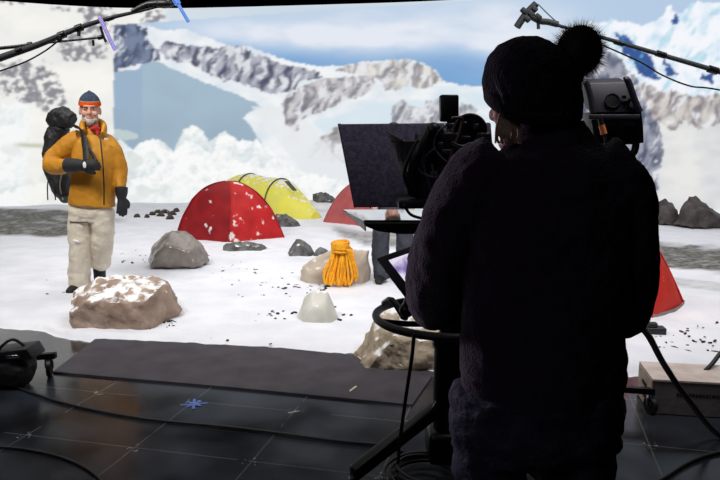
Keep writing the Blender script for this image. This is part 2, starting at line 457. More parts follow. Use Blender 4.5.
wm.from_pydata(verts, [], faces)
at = wm.color_attributes.new('picture', 'FLOAT_COLOR', 'POINT')
flat = []
for c3 in colr: flat += [c3[0], c3[1], c3[2], 1.0]
at.data.foreach_set('color', flat)
scm = bpy.data.materials.new('video_wall_picture'); scm.use_nodes = True
nt2 = scm.node_tree; N2 = nt2.nodes; N2.clear()
va = N2.new('ShaderNodeVertexColor'); va.layer_name = 'picture'
em = N2.new('ShaderNodeEmission'); ou = N2.new('ShaderNodeOutputMaterial'); em.inputs['Strength'].default_value = 1.06
nt2.links.new(va.outputs['Color'], em.inputs['Color']); nt2.links.new(em.outputs[0], ou.inputs['Surface'])
vw = thing('video_wall', 'huge curved video wall showing snowy mountains, glacier and blue sky behind the set', 'screen', (0, 15.4, 0))
obj('screen', wm, scm, vw)
bm = B()   # dark casing behind the lit panels
prev = None
for px in cols[::6]:
    q = P(px, 140, 1.0).x; d = wall_d(px) + .14
    a = bm.verts.new((q * d, d, 0)); c_ = bm.verts.new((q * d, d, WH - .01)); f_ = bm.verts.new((q * (d - .12), d - .12, WH - .005))
    if prev: bm.faces.new((prev[0], a, c_, prev[1])); bm.faces.new((prev[1], c_, f_, prev[2]))
    prev = (a, c_, f_)
obj('panel_casing', bm, BLACK, vw)

# ------------------------------------------------------------------ snow set
EDGE = [(-220, 303), (-40, 322), (0, 328), (20, 330), (40, 331), (58, 337), (75, 341), (120, 343), (180, 346), (250, 350), (300, 352), (352, 353), (380, 362), (430, 376), (520, 378), (610, 378), (650, 376), (720, 381), (840, 392)]
def snow_h(v, k):
    """k runs from the front edge (0) to the wall (1)"""
    e = smooth(0, .05, k)
    h = .035 * e + .018 * fbm(v.x * 1.3, v.y * 1.3, 4, 4) * e + .006 * fbm(v.x * 7, v.y * 7, 2, 3) * e
    return h
def band(px, py):
    n = fbm(px * .015, py * .12, 3, 4); g = 0.0
    a = curve([(-200, 212), (0, 210), (60, 211), (110, 219), (150, 222.5)], px); z = curve([(-200, 240), (0, 238), (66, 238), (112, 227), (150, 224.5)], px)
    if px < 158: g = max(g, smooth(a - 1, a + 4, py + 3 * n) * smooth(z + 2, z - 3, py + 4 * n) * smooth(150, 75, px) * 1.25)
    a = curve([(300, 226), (330, 226), (365, 231), (430, 232), (650, 244), (720, 249), (860, 258)], px); z = curve([(300, 228), (330, 231), (365, 251), (430, 254), (650, 268), (720, 275), (860, 288)], px)
    if px > 300: g = max(g, smooth(a - 1, a + 5, py + 4 * n) * smooth(z + 2, z - 4, py + 4 * n) * smooth(300, 350, px) * lerp(.85, 1.3, smooth(430, 640, px)))
    a = 281 + (px - 680) * .12
    if px > 660: g = max(g, .42 * smooth(a - 1, a + 1, py) * smooth(a + 9, a + 7, py + 1.5 * n))
    g *= .8 + .4 * fbm(px * .06, py * .35, 11, 4)
    return max(0, min(1, g))
gv = []; gd = []; gf = []
gcols = [x for x in range(-220, 850, 5)]
GR = 150
for px in gcols:
    fy = curve(EDGE, px) + 1.2 * fbm(px * .06, 0, 3)
    fr = G(px, fy)
    q = P(px, 140, 1.0).x; d = wall_d(px) - .02
    bk = Vector((q * d, d, 0))
    for r in range(GR + 1):
        k = r / GR
        kk = k * (0.35 + .65 * k * k) if True else k
        v = fr.lerp(bk, kk)
        ix, iy = to_px(v)
        v.z = snow_h(v, kk * 4 if kk < .25 else 1) if r else 0.0
        gv.append(v); gd.append(band(ix, iy))
for i in range(len(gcols) - 1):
    for r in range(GR):
        a = i * (GR + 1) + r
        gf.append((a, a + GR + 1, a + GR + 2, a + 1))
sm = bpy.data.meshes.new('snow'); sm.from_pydata(gv, [], gf)
ga = sm.attributes.new('gravel', 'FLOAT', 'POINT'); ga.data.foreach_set('value', gd)
snm = mat('studio_snow', (232, 233, 239), 0.75, 0, (220, 223, 232), 3.0, 0.35, 30.0, 0.2)
ntS = snm.node_tree; NS = ntS.nodes; bS = NS['Principled BSDF']
srcS = bS.inputs['Base Color'].links[0].from_socket
aS = NS.new('ShaderNodeAttribute'); aS.attribute_name = 'gravel'
gn = NS.new('ShaderNodeTexNoise'); gn.inputs['Scale'].default_value = 18; gn.inputs['Detail'].default_value = 8
gr = NS.new('ShaderNodeValToRGB'); gr.color_ramp.elements[0].color = (*lin((58, 58, 54)), 1); gr.color_ramp.elements[1].color = (*lin((140, 138, 132)), 1)
gr.color_ramp.elements[0].position = .35; gr.color_ramp.elements[1].position = .7
tcS = NS.new('ShaderNodeTexCoord'); ntS.links.new(tcS.outputs['Object'], gn.inputs['Vector'])
ntS.links.new(gn.outputs['Fac'], gr.inputs['Fac'])
mS = NS.new('ShaderNodeMix'); mS.data_type = 'RGBA'
ntS.links.new(aS.outputs['Fac'], mS.inputs[0]); ntS.links.new(srcS, mS.inputs[6]); ntS.links.new(gr.outputs['Color'], mS.inputs[7])
ntS.links.new(mS.outputs[2], bS.inputs['Base Color'])
snow = obj('snow', sm, snm)
snow['label'] = 'white artificial snow with streaks of grey gravel covering the set floor'; snow['category'] = 'snow'; snow['kind'] = 'stuff'

def SG(px, py): 
    v = G(px, py, .035); return v
# fine dark chips on the snow
bm = B()
def chip(px, py, s):
    v = SG(px, py); v.z = .03 + .004
    r = bmesh.ops.create_icosphere(bm, subdivisions=1, radius=1)
    M = Matrix.Translation(v) @ Matrix.Rotation(random.uniform(0, 6.3), 4, 'Z') @ Matrix.Diagonal((s * random.uniform(.7, 2.2), s * random.uniform(.6, 1.1), s * random.uniform(.4, .8), 1))
    bmesh.ops.transform(bm, matrix=M, verts=r['verts'])
    for q in r['verts']: q.co += Vector((random.uniform(-1, 1), random.uniform(-1, 1), random.uniform(-1, 1))) * s * .25
for (x0, x1, y0, y1, n, s0, s1) in ((222, 322, 264, 300, 42, .006, .014), (268, 302, 309, 319, 14, .008, .018), (322, 360, 306, 320, 10, .008, .016), (150, 180, 320, 330, 16, .008, .018), (180, 275, 305, 344, 38, .004, .010),
                                    (282, 300, 283, 289, 9, .012, .026), (308, 330, 286, 291, 10, .012, .024), (120, 152, 248, 264, 16, .006, .014), (205, 260, 255, 275, 16, .005, .012), (655, 718, 322, 352, 34, .007, .016), (46, 72, 277, 300, 6, .006, .012), (345, 356, 262, 276, 5, .006, .01)):
    for _ in range(n): chip(random.uniform(x0, x1), random.uniform(y0, y1), random.uniform(s0, s1))
o = obj('grit', bm, mat('dark_grit', (52, 50, 52), .8, 0, (34, 33, 36)), None, True)
tag(o, 'dark stone chips and grit scattered over the white snow', 'grit', kind='stuff')

# ------------------------------------------------------------------ rocks
ROCK_BROWN = snow_topped('brown_rock', (178, 158, 144), (144, 122, 108), .85, .03, 6, patches=13, bump=.8)
ROCK_SAND = snow_topped('sand_rock', (198, 182, 160), (166, 150, 128), .85, .02, 6, patches=6)
ROCK_BEIGE = snow_topped('beige_rock', (190, 178, 162), (172, 158, 142), .9, -.05, 4, patches=7, bump=.2)
ROCK_WET = mat('wet_grey_rock', (146, 138, 131), .14, 0, (118, 110, 104), 6, .5, 14, .6)
ROCK_DARK = snow_topped('slate_rock', (118, 118, 118), (70, 70, 70), .8, -.11, 10, patches=12)
ROCK_BASALT = mat('basalt_rock', (98, 90, 88), .8, 0, (54, 50, 52), 5, .8, 10)
ICE = snow_topped('dull_ice', (214, 212, 204), (190, 190, 180), .5, -.05, 4, patches=9, bump=.15)
def hull_rock(name, sil, d, dep, m, label, cat='rock', amp=.02, cuts=3, seed=0., group=None, front=.72, fscale=8.0, base=.03, smooth_it=2, ridges=None):
    pts = []
    core = [P(x, y, d) for x, y in sil]
    cx = sum(p.x for p in core) / len(core)
    rr = random.Random(seed)
    zb = base - .03
    for p in core:
        z = max(p.z, zb)
        pts.append(Vector((p.x, d + rr.uniform(-.15, .15) * dep, z)))
        for sgn, ff in ((-1, front), (1, .7)):
            k = ff * rr.uniform(.9, 1.08)
            pts.append(Vector((lerp(cx, p.x, k), d + sgn * dep * rr.uniform(.85, 1.05), zb + (z - zb) * (k * .92))))
    bm = B()
    for p in pts: bm.verts.new(p)
    r = bmesh.ops.convex_hull(bm, input=bm.verts[:])
    bmesh.ops.delete(bm, geom=[v for v in bm.verts if not v.link_faces], context='VERTS')
    bmesh.ops.triangulate(bm, faces=bm.faces[:])
    for _ in range(cuts):
        long = [e for e in bm.edges if e.calc_length() > .035]
        bmesh.ops.subdivide_edges(bm, edges=long, cuts=1)
        bmesh.ops.triangulate(bm, faces=[f for f in bm.faces if len(f.verts) > 3])
    for _ in range(smooth_it):
        bmesh.ops.smooth_vert(bm, verts=bm.verts[:], factor=.4, use_axis_x=True, use_axis_y=True, use_axis_z=True)
    bm.normal_update()
    for v in bm.verts:
        q = v.co
        n = fbm(q.x * fscale + seed * 3.1, q.y * fscale, q.z * fscale, 5)
        rdg = abs(fbm(q.x * fscale * .6 + seed, q.y * fscale * .6, q.z * fscale * .6 + 9, 3))
        v.co = q + v.normal * (amp * n + amp * 1.2 * (rdg - .3))
        if v.co.z < 0.002: v.co.z = 0.002
    o = obj(name, bm, m)
    tag(o, label, cat, group)
    return o
hull_rock('boulder', [(76, 290), (76, 306), (80, 322), (120, 326), (176, 320), (182, 310), (175, 297), (168, 280), (150, 276), (120, 275), (100, 275), (88, 283)], 5.5, .4, ROCK_BROWN,
          'wide pinkish brown boulder dusted with snow at the actor\'s feet', 'boulder', .022, 5, 1., fscale=9, smooth_it=2)
hull_rock('boulder', [(352, 365), (356, 350), (374, 322), (386, 311), (410, 307), (440, 312), (470, 330), (478, 365)], 4.52, .32, ROCK_SAND,
          'large sandy boulder on the mat edge below the black steering ring', 'boulder', .028, 5, 2., fscale=8)
hull_rock('boulder', [(148, 262), (152, 246), (160, 235), (172, 229), (186, 230), (200, 240), (208, 254), (210, 262)], 7.8, .3, ROCK_WET,
          'smooth wet grey boulder in front of the central red tent', 'boulder', .014, 5, 3., fscale=9, smooth_it=7)
hull_rock('boulder', [(299, 281), (302, 266), (312, 259), (322, 254), (334, 248), (352, 246), (369, 250), (371, 281)], 6.95, .22, ROCK_BEIGE,
          'flat beige boulder with the yellow rope draped over it', 'boulder', .012, 4, 4.)
hull_rock('ice_block', [(296, 324), (304, 297), (311, 291), (327, 291), (333, 303), (340, 323)], 5.45, .17, ICE,
          'pale tapering block of dull ice standing alone on the snow', 'ice block', .006, 4, 5., smooth_it=1)
hull_rock('rock', [(221, 253), (225, 244), (234, 241.5), (242, 242), (248, 245), (253, 241.5), (262, 244), (272, 249), (274, 253)], 8.95, .16, ROCK_DARK,
          'low dark slate rock on snow just right of the wet grey boulder', 'rock', .02, 4, 6.)
hull_rock('rock', [(285, 256), (291, 248), (296, 238), (304, 241), (312, 248), (316, 257)], 8.6, .16, ROCK_DARK,
          'pointed dark grey rock between the central red tent and the rope', 'rock', .018, 4, 7., smooth_it=1)
hull_rock('rock', [(311, 257), (316, 249), (320, 246), (328, 250), (332, 257)], 8.55, .1, ROCK_DARK,
          'small dark grey rock tucked right beside the pointed rock', 'rock', .012, 4, 8.)
hull_rock('rock', [(272, 228), (276, 214), (286, 213), (292, 219), (298, 222), (302, 228)], 11.5, .2, ROCK_DARK,
          'stepped grey rock on snow below the yellow tunnel tent', 'rock', .025, 4, 9., smooth_it=1)
hull_rock('rock', [(312, 205), (313, 194), (320, 191), (329, 193), (335, 199), (336, 205)], 14.3, .2, ROCK_DARK,
          'rounded grey rock between the yellow tent and the far red tent', 'rock', .025, 4, 10.)
hull_rock('boulder', [(650, 222), (655, 208), (664, 199), (671, 203), (677, 212), (678, 222)], 11.7, .25, ROCK_BASALT,
          'smaller dark brown boulder at the right beside the big one', 'boulder', .035, 4, 11., fscale=5, smooth_it=1)
hull_rock('boulder', [(674, 224), (681, 210), (689, 196), (697, 195), (706, 205), (718, 215), (728, 222), (728, 226)], 11.4, .35, ROCK_BASALT,
          'big peaked dark brown boulder at the right edge by the screen', 'boulder', .04, 4, 12., fscale=4, smooth_it=1)
DARKST = snow_topped('dark_stone', (84, 72, 66), (46, 40, 38), .8, .0, 12, patches=16, bump=.4)
for i, (sx_, sy_, w) in enumerate(((137, 216, 4), (147, 216, 3), (152, 213, 4), (158, 211, 5), (165, 211, 6), (172, 213, 5), (160, 215, 5), (170, 217, 5), (176, 210, 4))):
    hull_rock('stone', [(sx_ - w, sy_ + 2), (sx_ - w * .5, sy_ - 2), (sx_ + w * .4, sy_ - 2.5), (sx_ + w, sy_ + 1), (sx_ + w * .8, sy_ + 2.2)], G(sx_, sy_ + 2, .03).y, .06, DARKST,
              'small dark brown stone in the scatter left of the central red tent', 'stone', .012, 2, 20. + i, 'dark stones left of the red tent')
# fill snow under the far rock so that it rests on a drift
bm = B(); ell(bm, P(324, 207, 14.4), (.55, .5, .16)); me = fuse(bm, .03, 4); ruffle(me, .02, 3)
tag(obj('snow_drift', me, snm), 'low white snow drift under the far rounded rock', 'snow drift', kind='stuff')

# ------------------------------------------------------------------ tents
def tent_fabric(name, a, b, amount):
    """cloth with splashes of snow stuck to it"""
    m = mat(name, a, .6, 0, b, 5, .12, 22, .3)
    if amount <= 0: return m
    nt = m.node_tree; N = nt.nodes; L = nt.links; b = N['Principled BSDF']
    src = b.inputs['Base Color'].links[0].from_socket
    tc = N.new('ShaderNodeTexCoord'); n = N.new('ShaderNodeTexNoise'); n.inputs['Scale'].default_value = 6.5; n.inputs['Detail'].default_value = 6
    L.new(tc.outputs['Object'], n.inputs['Vector'])
    mr = N.new('ShaderNodeMapRange'); mr.inputs[1].default_value = .72 - amount; mr.inputs[2].default_value = .78 - amount
    L.new(n.outputs['Fac'], mr.inputs[0])
    mx = N.new('ShaderNodeMix'); mx.data_type = 'RGBA'
    L.new(mr.outputs[0], mx.inputs[0]); L.new(src, mx.inputs[6]); mx.inputs[7].default_value = (*lin((236, 226, 222)), 1)
    L.new(mx.outputs[2], b.inputs['Base Color'])
    return m
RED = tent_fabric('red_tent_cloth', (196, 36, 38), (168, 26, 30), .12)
RED_SHADED = tent_fabric('shaded_red_tent_cloth', (148, 22, 28), (124, 16, 22), .075)  # same red cloth, darkened to put shade on the left face
PALE_RED = tent_fabric('hazed_red_tent_cloth', (188, 96, 96), (170, 84, 84), 0)  # red washed out by haze that is mixed into the colour
ORANGE_RED = tent_fabric('orange_red_tent_cloth', (206, 44, 28), (186, 34, 22), .03)
YELLOW = snow_topped('yellow_tent_cloth', (238, 232, 84), (226, 222, 110), .6, -.03, 5, .3, 11, .12, .05)
POLE = mat('tent_pole', (70, 70, 78), .4, .4)
HEM = mat('grey_tent_hem', (140, 134, 132), .8, 0, (118, 112, 112), 9)
def dome_tent(sil, front_px, d, dep, label, m_left, m_right, apex, hem=False):
    """sil: (left px, right px, py) rows from base to top; a ridge at front_px faces the set"""
    base = P(front_px, sil[0][2], d); base.z = 0
    t = thing('dome_tent', label, 'tent', (P((sil[0][0] + sil[0][1]) / 2, 240, d).x, d, 0))
    rows = []
    zb = P(0, sil[0][2], d).z; zt = P(0, apex[1], d).z
    for (l, r, y) in sil:
        z = (P(0, y, d).z - zb) / (zt - zb) * (zt - .01) + .01
        f = math.sqrt(max(0, 1 - ((z - .01) / (zt)) ** 2.2)) if z < zt else 0
        xl, xr = P(l, y, d).x, P(r, y, d).x
        xf = lerp(P(apex[0], y, d).x, P(front_px, y, d).x, min(1, f * 1.15))
        rows.append((xl, xr, xf, z, max(.02, dep * f)))
    rows = crom(rows, 5)
    def ringpts(row):
        xl, xr, xf, z, dp = row
        cs = [(xl, d), (xf, d - dp), (xr, d), ((xl + xr) / 2, d + dp)]
        out = []
        for i in range(4):
            a, b2 = Vector(cs[i] + (0,)), Vector(cs[(i + 1) % 4] + (0,))
            mid = Vector(((xl + xr) / 2, d, 0))
            for j in range(8):
                s = j / 8; p = a.lerp(b2, s)
                bul = math.sin(s * math.pi) * .13
                p = p + (p - mid) * bul
                out.append(Vector((p.x, p.y, z)))
        return out
    R = [ringpts(r) for r in rows]
    def skin(j0, j1, capped):
        bm = B(); vs = [[bm.verts.new(r[j % 32]) for j in range(j0, j1 + 1)] for r in R]
        for a, c2 in zip(vs, vs[1:]):
            for j in range(j1 - j0): bm.faces.new((a[j], a[j + 1], c2[j + 1], c2[j]))
        for v in bm.verts:
            v.co += Vector((0, -1, 0)) * (.018 * fbm(v.co.x * 4, v.co.z * 4, v.co.y * 4, 3))
        return bm
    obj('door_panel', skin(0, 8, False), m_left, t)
    bm = skin(8, 32, True)
    top = R[-1]; bm.faces.new([bm.verts.new(p) for p in top])
    obj('canopy', bm, m_right, t)
    for j in (0, 8, 16):
        bm = B(); tube(bm, [r[j] + Vector((0, -.006, 0)) for r in R[::2]] + [R[-1][j]], .009, 6, 1)
        obj('pole_sleeve', bm, m_left if j != 8 else m_right, t)
    if hem:
        bm = B()
        q = [r for r in ringpts(rows[0])]
        for i in range(len(q)):
            a, b2 = q[i], q[(i + 1) % len(q)]
            out = lambda v: Vector((v.x, v.y, 0)) + (Vector((v.x, v.y, 0)) - Vector((t.location.x, d, 0))) * .02
            bm.faces.new([bm.verts.new(v) for v in (a + Vector((0, 0, .05)), b2 + Vector((0, 0, .05)), out(b2) + Vector((0, 0, .01)), out(a) + Vector((0, 0, .01)))])
        obj('hem', bm, HEM, t)
    return t
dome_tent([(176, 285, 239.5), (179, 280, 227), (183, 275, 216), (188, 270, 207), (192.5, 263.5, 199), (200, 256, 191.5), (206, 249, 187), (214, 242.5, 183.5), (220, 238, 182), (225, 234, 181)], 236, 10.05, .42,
          'bright red dome tent flecked with snow, in the middle of the set', RED_SHADED, RED, (230, 180.3))
dome_tent([(323, 402, 222), (327, 398, 213), (332, 392, 204), (338, 386, 195), (346, 379, 187), (354, 371, 182), (360, 365, 180)], 366, 12.1, .7,
          'pale hazy red dome tent half hidden behind the teleprompter', PALE_RED, PALE_RED, (362, 179))
dome_tent([(560, 684, 307), (566, 680, 296), (574, 673, 280), (584, 664, 261), (596, 652, 241), (608, 640, 228), (620, 628, 222)], 628, 5.95, .5,
          'orange red tent at the right, mostly hidden behind the camera operator', ORANGE_RED, ORANGE_RED, (624, 221), hem=True)
# yellow tunnel tent
yt = thing('tunnel_tent', 'yellow tunnel tent with dark hoops behind the central red tent', 'tent', (P(270, 200, 13.2).x, 13.2, 0))
secs = [(226, 181, 13.9, .22), (236, 176, 13.8, .40), (250, 174, 13.6, .48), (266, 177, 13.4, .50), (281, 179, 13.2, .48), (292, 186, 12.95, .40), (303, 199, 12.75, .30), (316, 212, 12.55, .14)]
secs = crom(secs, 4)
bm = B(); rws = []
HOOPS = []
for i, (px, py, d, hw) in enumerate(secs):
    c = P(px, py, d); h = max(.05, c.z - .01)
    ax = Vector((.62, .78, 0))
    rw = [Vector((c.x, d, .01)) + ax * (hw * math.cos(math.pi * j / 14) if True else 0) * -1 + Vector((0, 0, h * math.sin(math.pi * j / 14) ** .8)) for j in range(15)]
    rws.append(rw)
vs = [[bm.verts.new(p) for p in rw] for rw in rws]
for a, c2 in zip(vs, vs[1:]):
    for j in range(14): bm.faces.new((a[j], a[j + 1], c2[j + 1], c2[j]))
bm.faces.new(vs[0]); bm.faces.new(list(reversed(vs[-1])))
for v in bm.verts: v.co += Vector((0, 0, 1)) * (.02 * fbm(v.co.x * 4, v.co.y * 4, v.co.z * 4, 3)) * (1 if v.co.z > .05 else 0)
obj('canopy', bm, YELLOW, yt)
for i in (8, 16):
    bm = B(); tube(bm, [p + Vector((0, -.012, .012)) for p in rws[i]], .013, 6, 2); obj('hoop', bm, POLE, yt)
bm = B()
slab(bm, [P(284, 181, 12.78), P(289, 181, 12.72), P(297, 190.5, 12.6), P(293, 191, 12.64)], Vector((0, .02, 0))); obj('vent_window', bm, mat('tent_mesh', (88, 92, 78), .8), yt, True)

# ------------------------------------------------------------------ floor items
MATM = mat('dark_rubber_mat', (74, 70, 76), .75, 0, (62, 59, 65), 5, .25, 160, .25)
bm = B()
q = [G(97, 339), G(55, 373), G(413, 406), G(430, 376), G(470, 350), G(300, 345)]
slab(bm, [G(97, 339), G(53, 373.5), G(232, 389), G(412, 406.5), G(440, 366), G(250, 346)], Vector((0, 0, .012)))
tag(obj('rubber_mat', bm, MATM, None, True), 'large dark grey rubber mat lying in front of the snow', 'mat')
bm = B(); slab(bm, [G(349, 391, .013), G(350.5, 391.5, .013), G(357, 386.5, .013), G(355.5, 386, .013)], Vector((0, 0, .002)))
tag(obj('tape_mark', bm, mat('cream_tape', (214, 200, 172), .7), None, True), 'short cream strip of tape on the dark rubber mat', 'tape')
bm = B()
c0 = G(194, 404, .001)
for k in range(4):
    a = k * math.pi / 4 + .2; L_ = .075 if k % 2 == 0 else .055
    u = Vector((math.cos(a), math.sin(a), 0)) * L_; w = Vector((-math.sin(a), math.cos(a), 0)) * .008
    z = Vector((0, 0, .0006 * k))
    slab(bm, [c0 + u + w + z, c0 - u + w + z, c0 - u - w + z, c0 + u - w + z], Vector((0, 0, .0008)))
tag(obj('tape_mark', bm, mat('blue_tape', (92, 116, 190), .7), None, True), 'blue star of tape stuck on the black floor', 'tape')
for pts, lab in (((( 288, 413), (299, 411)), 'tiny white tape tick on the black floor before the mat'),):
    (xa, ya), (xb, yb) = pts
    a, b2 = G(xa, ya, .001), G(xb, yb, .001); w = Vector((0, .006, 0))
    bm = B(); slab(bm, [a - w, b2 - w, b2 + w, a + w], Vector((0, 0, .001)))
    tag(obj('tape_mark', bm, mat('white_tape', (190, 190, 192), .7), None, True), lab, 'tape')
def cable(pts, r, label, m=RUBBER, n=8):
    bm = B(); tube(bm, pts, r, n, 8); return tag(obj('cable', bm, m), label, 'cable')
cable([G(x, y, .009) for x, y in ((-60, 352), (-20, 372), (0, 381), (60, 402), (140, 418), (240, 428), (330, 440), (390, 446), (402, 452))], .008, 'long thin black cable crossing the whole floor before the mat')
cable([G(x, y, .008) for x, y in ((-40, 446), (0, 447), (30, 450), (60, 457), (85, 468), (102, 482), (112, 500))], .007, 'black cable curving across the floor in the bottom left corner')
cable([P(414, 334, 2.52), P(412, 356, 2.55), P(406, 396, 2.6), P(400, 440, 2.68), G(396, 478, .01), G(390, 492, .01)], .0075, 'black cable hanging straight down from the steering ring')
cable([P(632, 318, 2.5), P(648, 335, 2.75), P(665, 366, 2.95), P(690, 402, 3.05), G(722, 437, .014), G(780, 455, .014)], .014, 'thick black cable running down past the wooden box')
cable([G(x, y, .009) for x, y in ((640, 492), (664, 478), (690, 462), (720, 452), (770, 446))], .009, 'black cable curving on the floor in the bottom right corner')
cable([P(704, 372, 3.68), P(712, 364, 3.7), P(722, 352, 3.75), P(735, 345, 3.8), G(790, 400, .01)], .012, 'short loop of black cable at right edge above the wooden box')

# black equipment bag, bottom left
gb = G(4, 387)
bag = thing('equipment_bag', 'black padded equipment bag with loop handle in the left corner', 'bag', (gb.x, gb.y, 0))
BAGM = mat('black_nylon', (26, 26, 32), .55, 0, (16, 16, 20), 8, .3, 60)
bm = B()
loft(bm, [P(-40, 366, 3.98), P(-36, 366, 3.98), P(-10, 368, 3.98), (P(14, 368, 3.98)), P(26, 370, 3.98), P(33, 372, 3.98)], [(.02, .02), (.09, .09), (.115, .12), (.115, .12), (.10, .11), (.05, .06)], 20, 4, ref=(0, 0, 1))
me = fuse(bm, .012, 3); ruffle(me, .012, 9, 3)
for v in me.vertices: v.co.z = max(v.co.z, .004)
obj('bag_body', me, BAGM, bag)
bm = B(); slab(bm, [P(-20, 354, 3.86), P(26, 349, 3.86), P(33, 360, 3.9), P(-20, 362, 3.86)], Vector((0, .18, .0)), .01); obj('top_flap', bm, BAGM, bag)
bm = B(); tube(bm, [P(-6, 357, 3.9), P(2, 346, 3.9), P(12, 339.5, 3.92), P(22, 344, 3.94), P(32, 353, 3.95)], .009, 8, 5); obj('handle', bm, BAGM, bag)
bm = B(); slab(bm, [P(5, 356, 3.845), P(18, 355, 3.845), P(19, 357.5, 3.845), P(6, 359, 3.845)], Vector((0, .012, 0)), .003); obj('buckle', bm, STEEL, bag)

def caster(parent, top, ground, r=.05):
    """swivel wheel under the end of a leg"""
    c = Vector((ground.x, ground.y, r))
    bm = B()
    n = Vector((1, .25, 0)).normalized()
    cyl(bm, c - n * .012, c + n * .012, r, 24); cyl(bm, c - n * .016, c + n * .016, r * .45, 16)
    w = obj('caster', bm, RUBBER, parent)
    bm = B()
    for s in (-1, 1):
        tube(bm, [c + n * .02 * s, c + n * .02 * s + Vector((0, .0, r * .9)), Vector((c.x, c.y, r * 2.1)) + n * .012 * s], .007, 6, 2)
    cyl(bm, Vector((c.x, c.y, r * 1.95)), Vector((c.x, c.y, max(top.z, r * 2.3))), .016, 12)
    obj('fork', bm, STEEL, w)
# wheeled stand by the bag (its post stands outside the picture)
sb = P(-70, 357, 3.9)
ws = thing('rolling_stand', 'black wheeled stand leg poking out behind the equipment bag', 'stand', (sb.x, sb.y, 0))
ca, cb = P(-70, 361, 4.25), P(55, 355.5, 4.25)
gc = G(50, 376)
dd = gc.y
ca, cb = P(-70, 364, dd), P(56, 355.5, dd)
bm = B(); slab(bm, [ca + Vector((0, -.02, -.018)), cb + Vector((0, -.02, -.018)), cb + Vector((0, .02, -.018)), ca + Vector((0, .02, -.018))], Vector((0, 0, .04)), .004); obj('leg', bm, BLACKM, ws)
bm = B(); cyl(bm, (ca.x, ca.y, .04), (ca.x, ca.y, 2.0), .022); obj('post', bm, BLACKM, ws)
for ang in (130, 250):
    e = Vector((ca.x + .6 * math.cos(math.radians(ang)), ca.y + .6 * math.sin(math.radians(ang)), ca.z))
    bm = B(); tube(bm, [Vector((ca.x, ca.y, ca.z)), e], .02, 8, 1); obj('leg', bm, BLACKM, ws)
    caster(ws, e, e, .055)
caster(ws, Vector((gc.x, dd, cb.z - .015)), Vector((gc.x, dd, 0)), .055)

# wooden box with hand holes, right
a0 = G(651, 414); ux = Vector((.986, -.165, 0)); uy = Vector((.165, .986, 0))
wb = thing('wooden_box', 'pale wooden apple box with hand holes and dark lettering, right', 'box', tuple(a0))
WOOD = mat('pale_wood', (214, 200, 192), .6, 0, (196, 180, 170), 14, .15, 30)
WOODE = mat('light_end_grain', (206, 188, 168), .65, 0, (186, 166, 146), 20, .1, 30)
def bxo(name, o0, lx, ly, lz, z0, m, bev=.003):
    bm = B(); q = [o0 + Vector((0, 0, z0)), o0 + ux * lx + Vector((0, 0, z0)), o0 + ux * lx + uy * ly + Vector((0, 0, z0)), o0 + uy * ly + Vector((0, 0, z0))]
    slab(bm, q, Vector((0, 0, lz)), bev); return obj(name, bm, m, wb, True)
bxo('box_body', a0, .5, .30, .185, .003, mat('shaded_wood_side', (120, 112, 112), .6, 0, (102, 95, 96), 14, .15, 30))  # pale wood darkened to grey: the front's shade is in its colour
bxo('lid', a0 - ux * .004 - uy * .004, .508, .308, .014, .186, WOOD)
bxo('end_panel', a0 - ux * .006, .006, .30, .182, .004, WOODE, .001)
for k in (0, 1):
    c = a0 - ux * .0068 + uy * .15 + Vector((0, 0, .12 - k * .062)); bm = B()
    loft(bm, [c - uy * .05, c - uy * .045, c + uy * .045, c + uy * .05], [(.004, .002), (.014, .002), (.014, .002), (.004, .002)], 12, 2, ref=tuple(ux))
    obj('hand_hole', bm, mat('dark_hole', (20, 16, 14), .9), wb)
# lettering along the front: too blurred in the photograph to read, so only its dark strokes
bm = B(); xx = .125; rr = random.Random(4)
while xx < .47:
    w = rr.choice((.010, .012, .015)); h = .019
    c = a0 + ux * xx + Vector((0, 0, .108)) - uy * .0015
    bar = lambda x0, x1, z0, z1: slab(bm, [c + ux * x0 + Vector((0, 0, z0)), c + ux * x1 + Vector((0, 0, z0)), c + ux * x1 + Vector((0, 0, z1)), c + ux * x0 + Vector((0, 0, z1))], uy * .0012)
    k = rr.randrange(4)
    bar(0, .004, 0, h)
    if k != 0: bar(w - .004, w, 0, h)
    if k != 1: bar(.004, w - .004 if k else w, h - .004, h)
    if k in (0, 3): bar(.004, w - .004 if k else w, 0, .004)
    if k in (1, 2): bar(.004, w - .004, h * .45, h * .45 + .004)
    xx += w + .005
obj('lettering', bm, mat('black_print', (18, 16, 17), .7), wb, True, 'row of blurred dark lettering')
# small device on the snow
gd_ = SG(657, 335)
dv = thing('power_box', 'small black power box lying on the snow beside the right tent', 'box', (gd_.x, gd_.y, .03))
bm = B(); box(bm, (gd_.x, gd_.y + .05, .06), (.15, .1, .05), Matrix.Rotation(-.15, 3, 'Z'), .006); obj('housing', bm, BLACK, dv)
bm = B(); box(bm, (gd_.x - .02, gd_.y + .05, .1), (.07, .06, .035), Matrix.Rotation(-.15, 3, 'Z'), .006); tube(bm, [(gd_.x - .05, gd_.y + .05, .11), (gd_.x - .1, gd_.y + .05, .16), (gd_.x - .17, gd_.y + .03, .1)], .012, 8, 5); obj('plug', bm, RUBBER, dv)

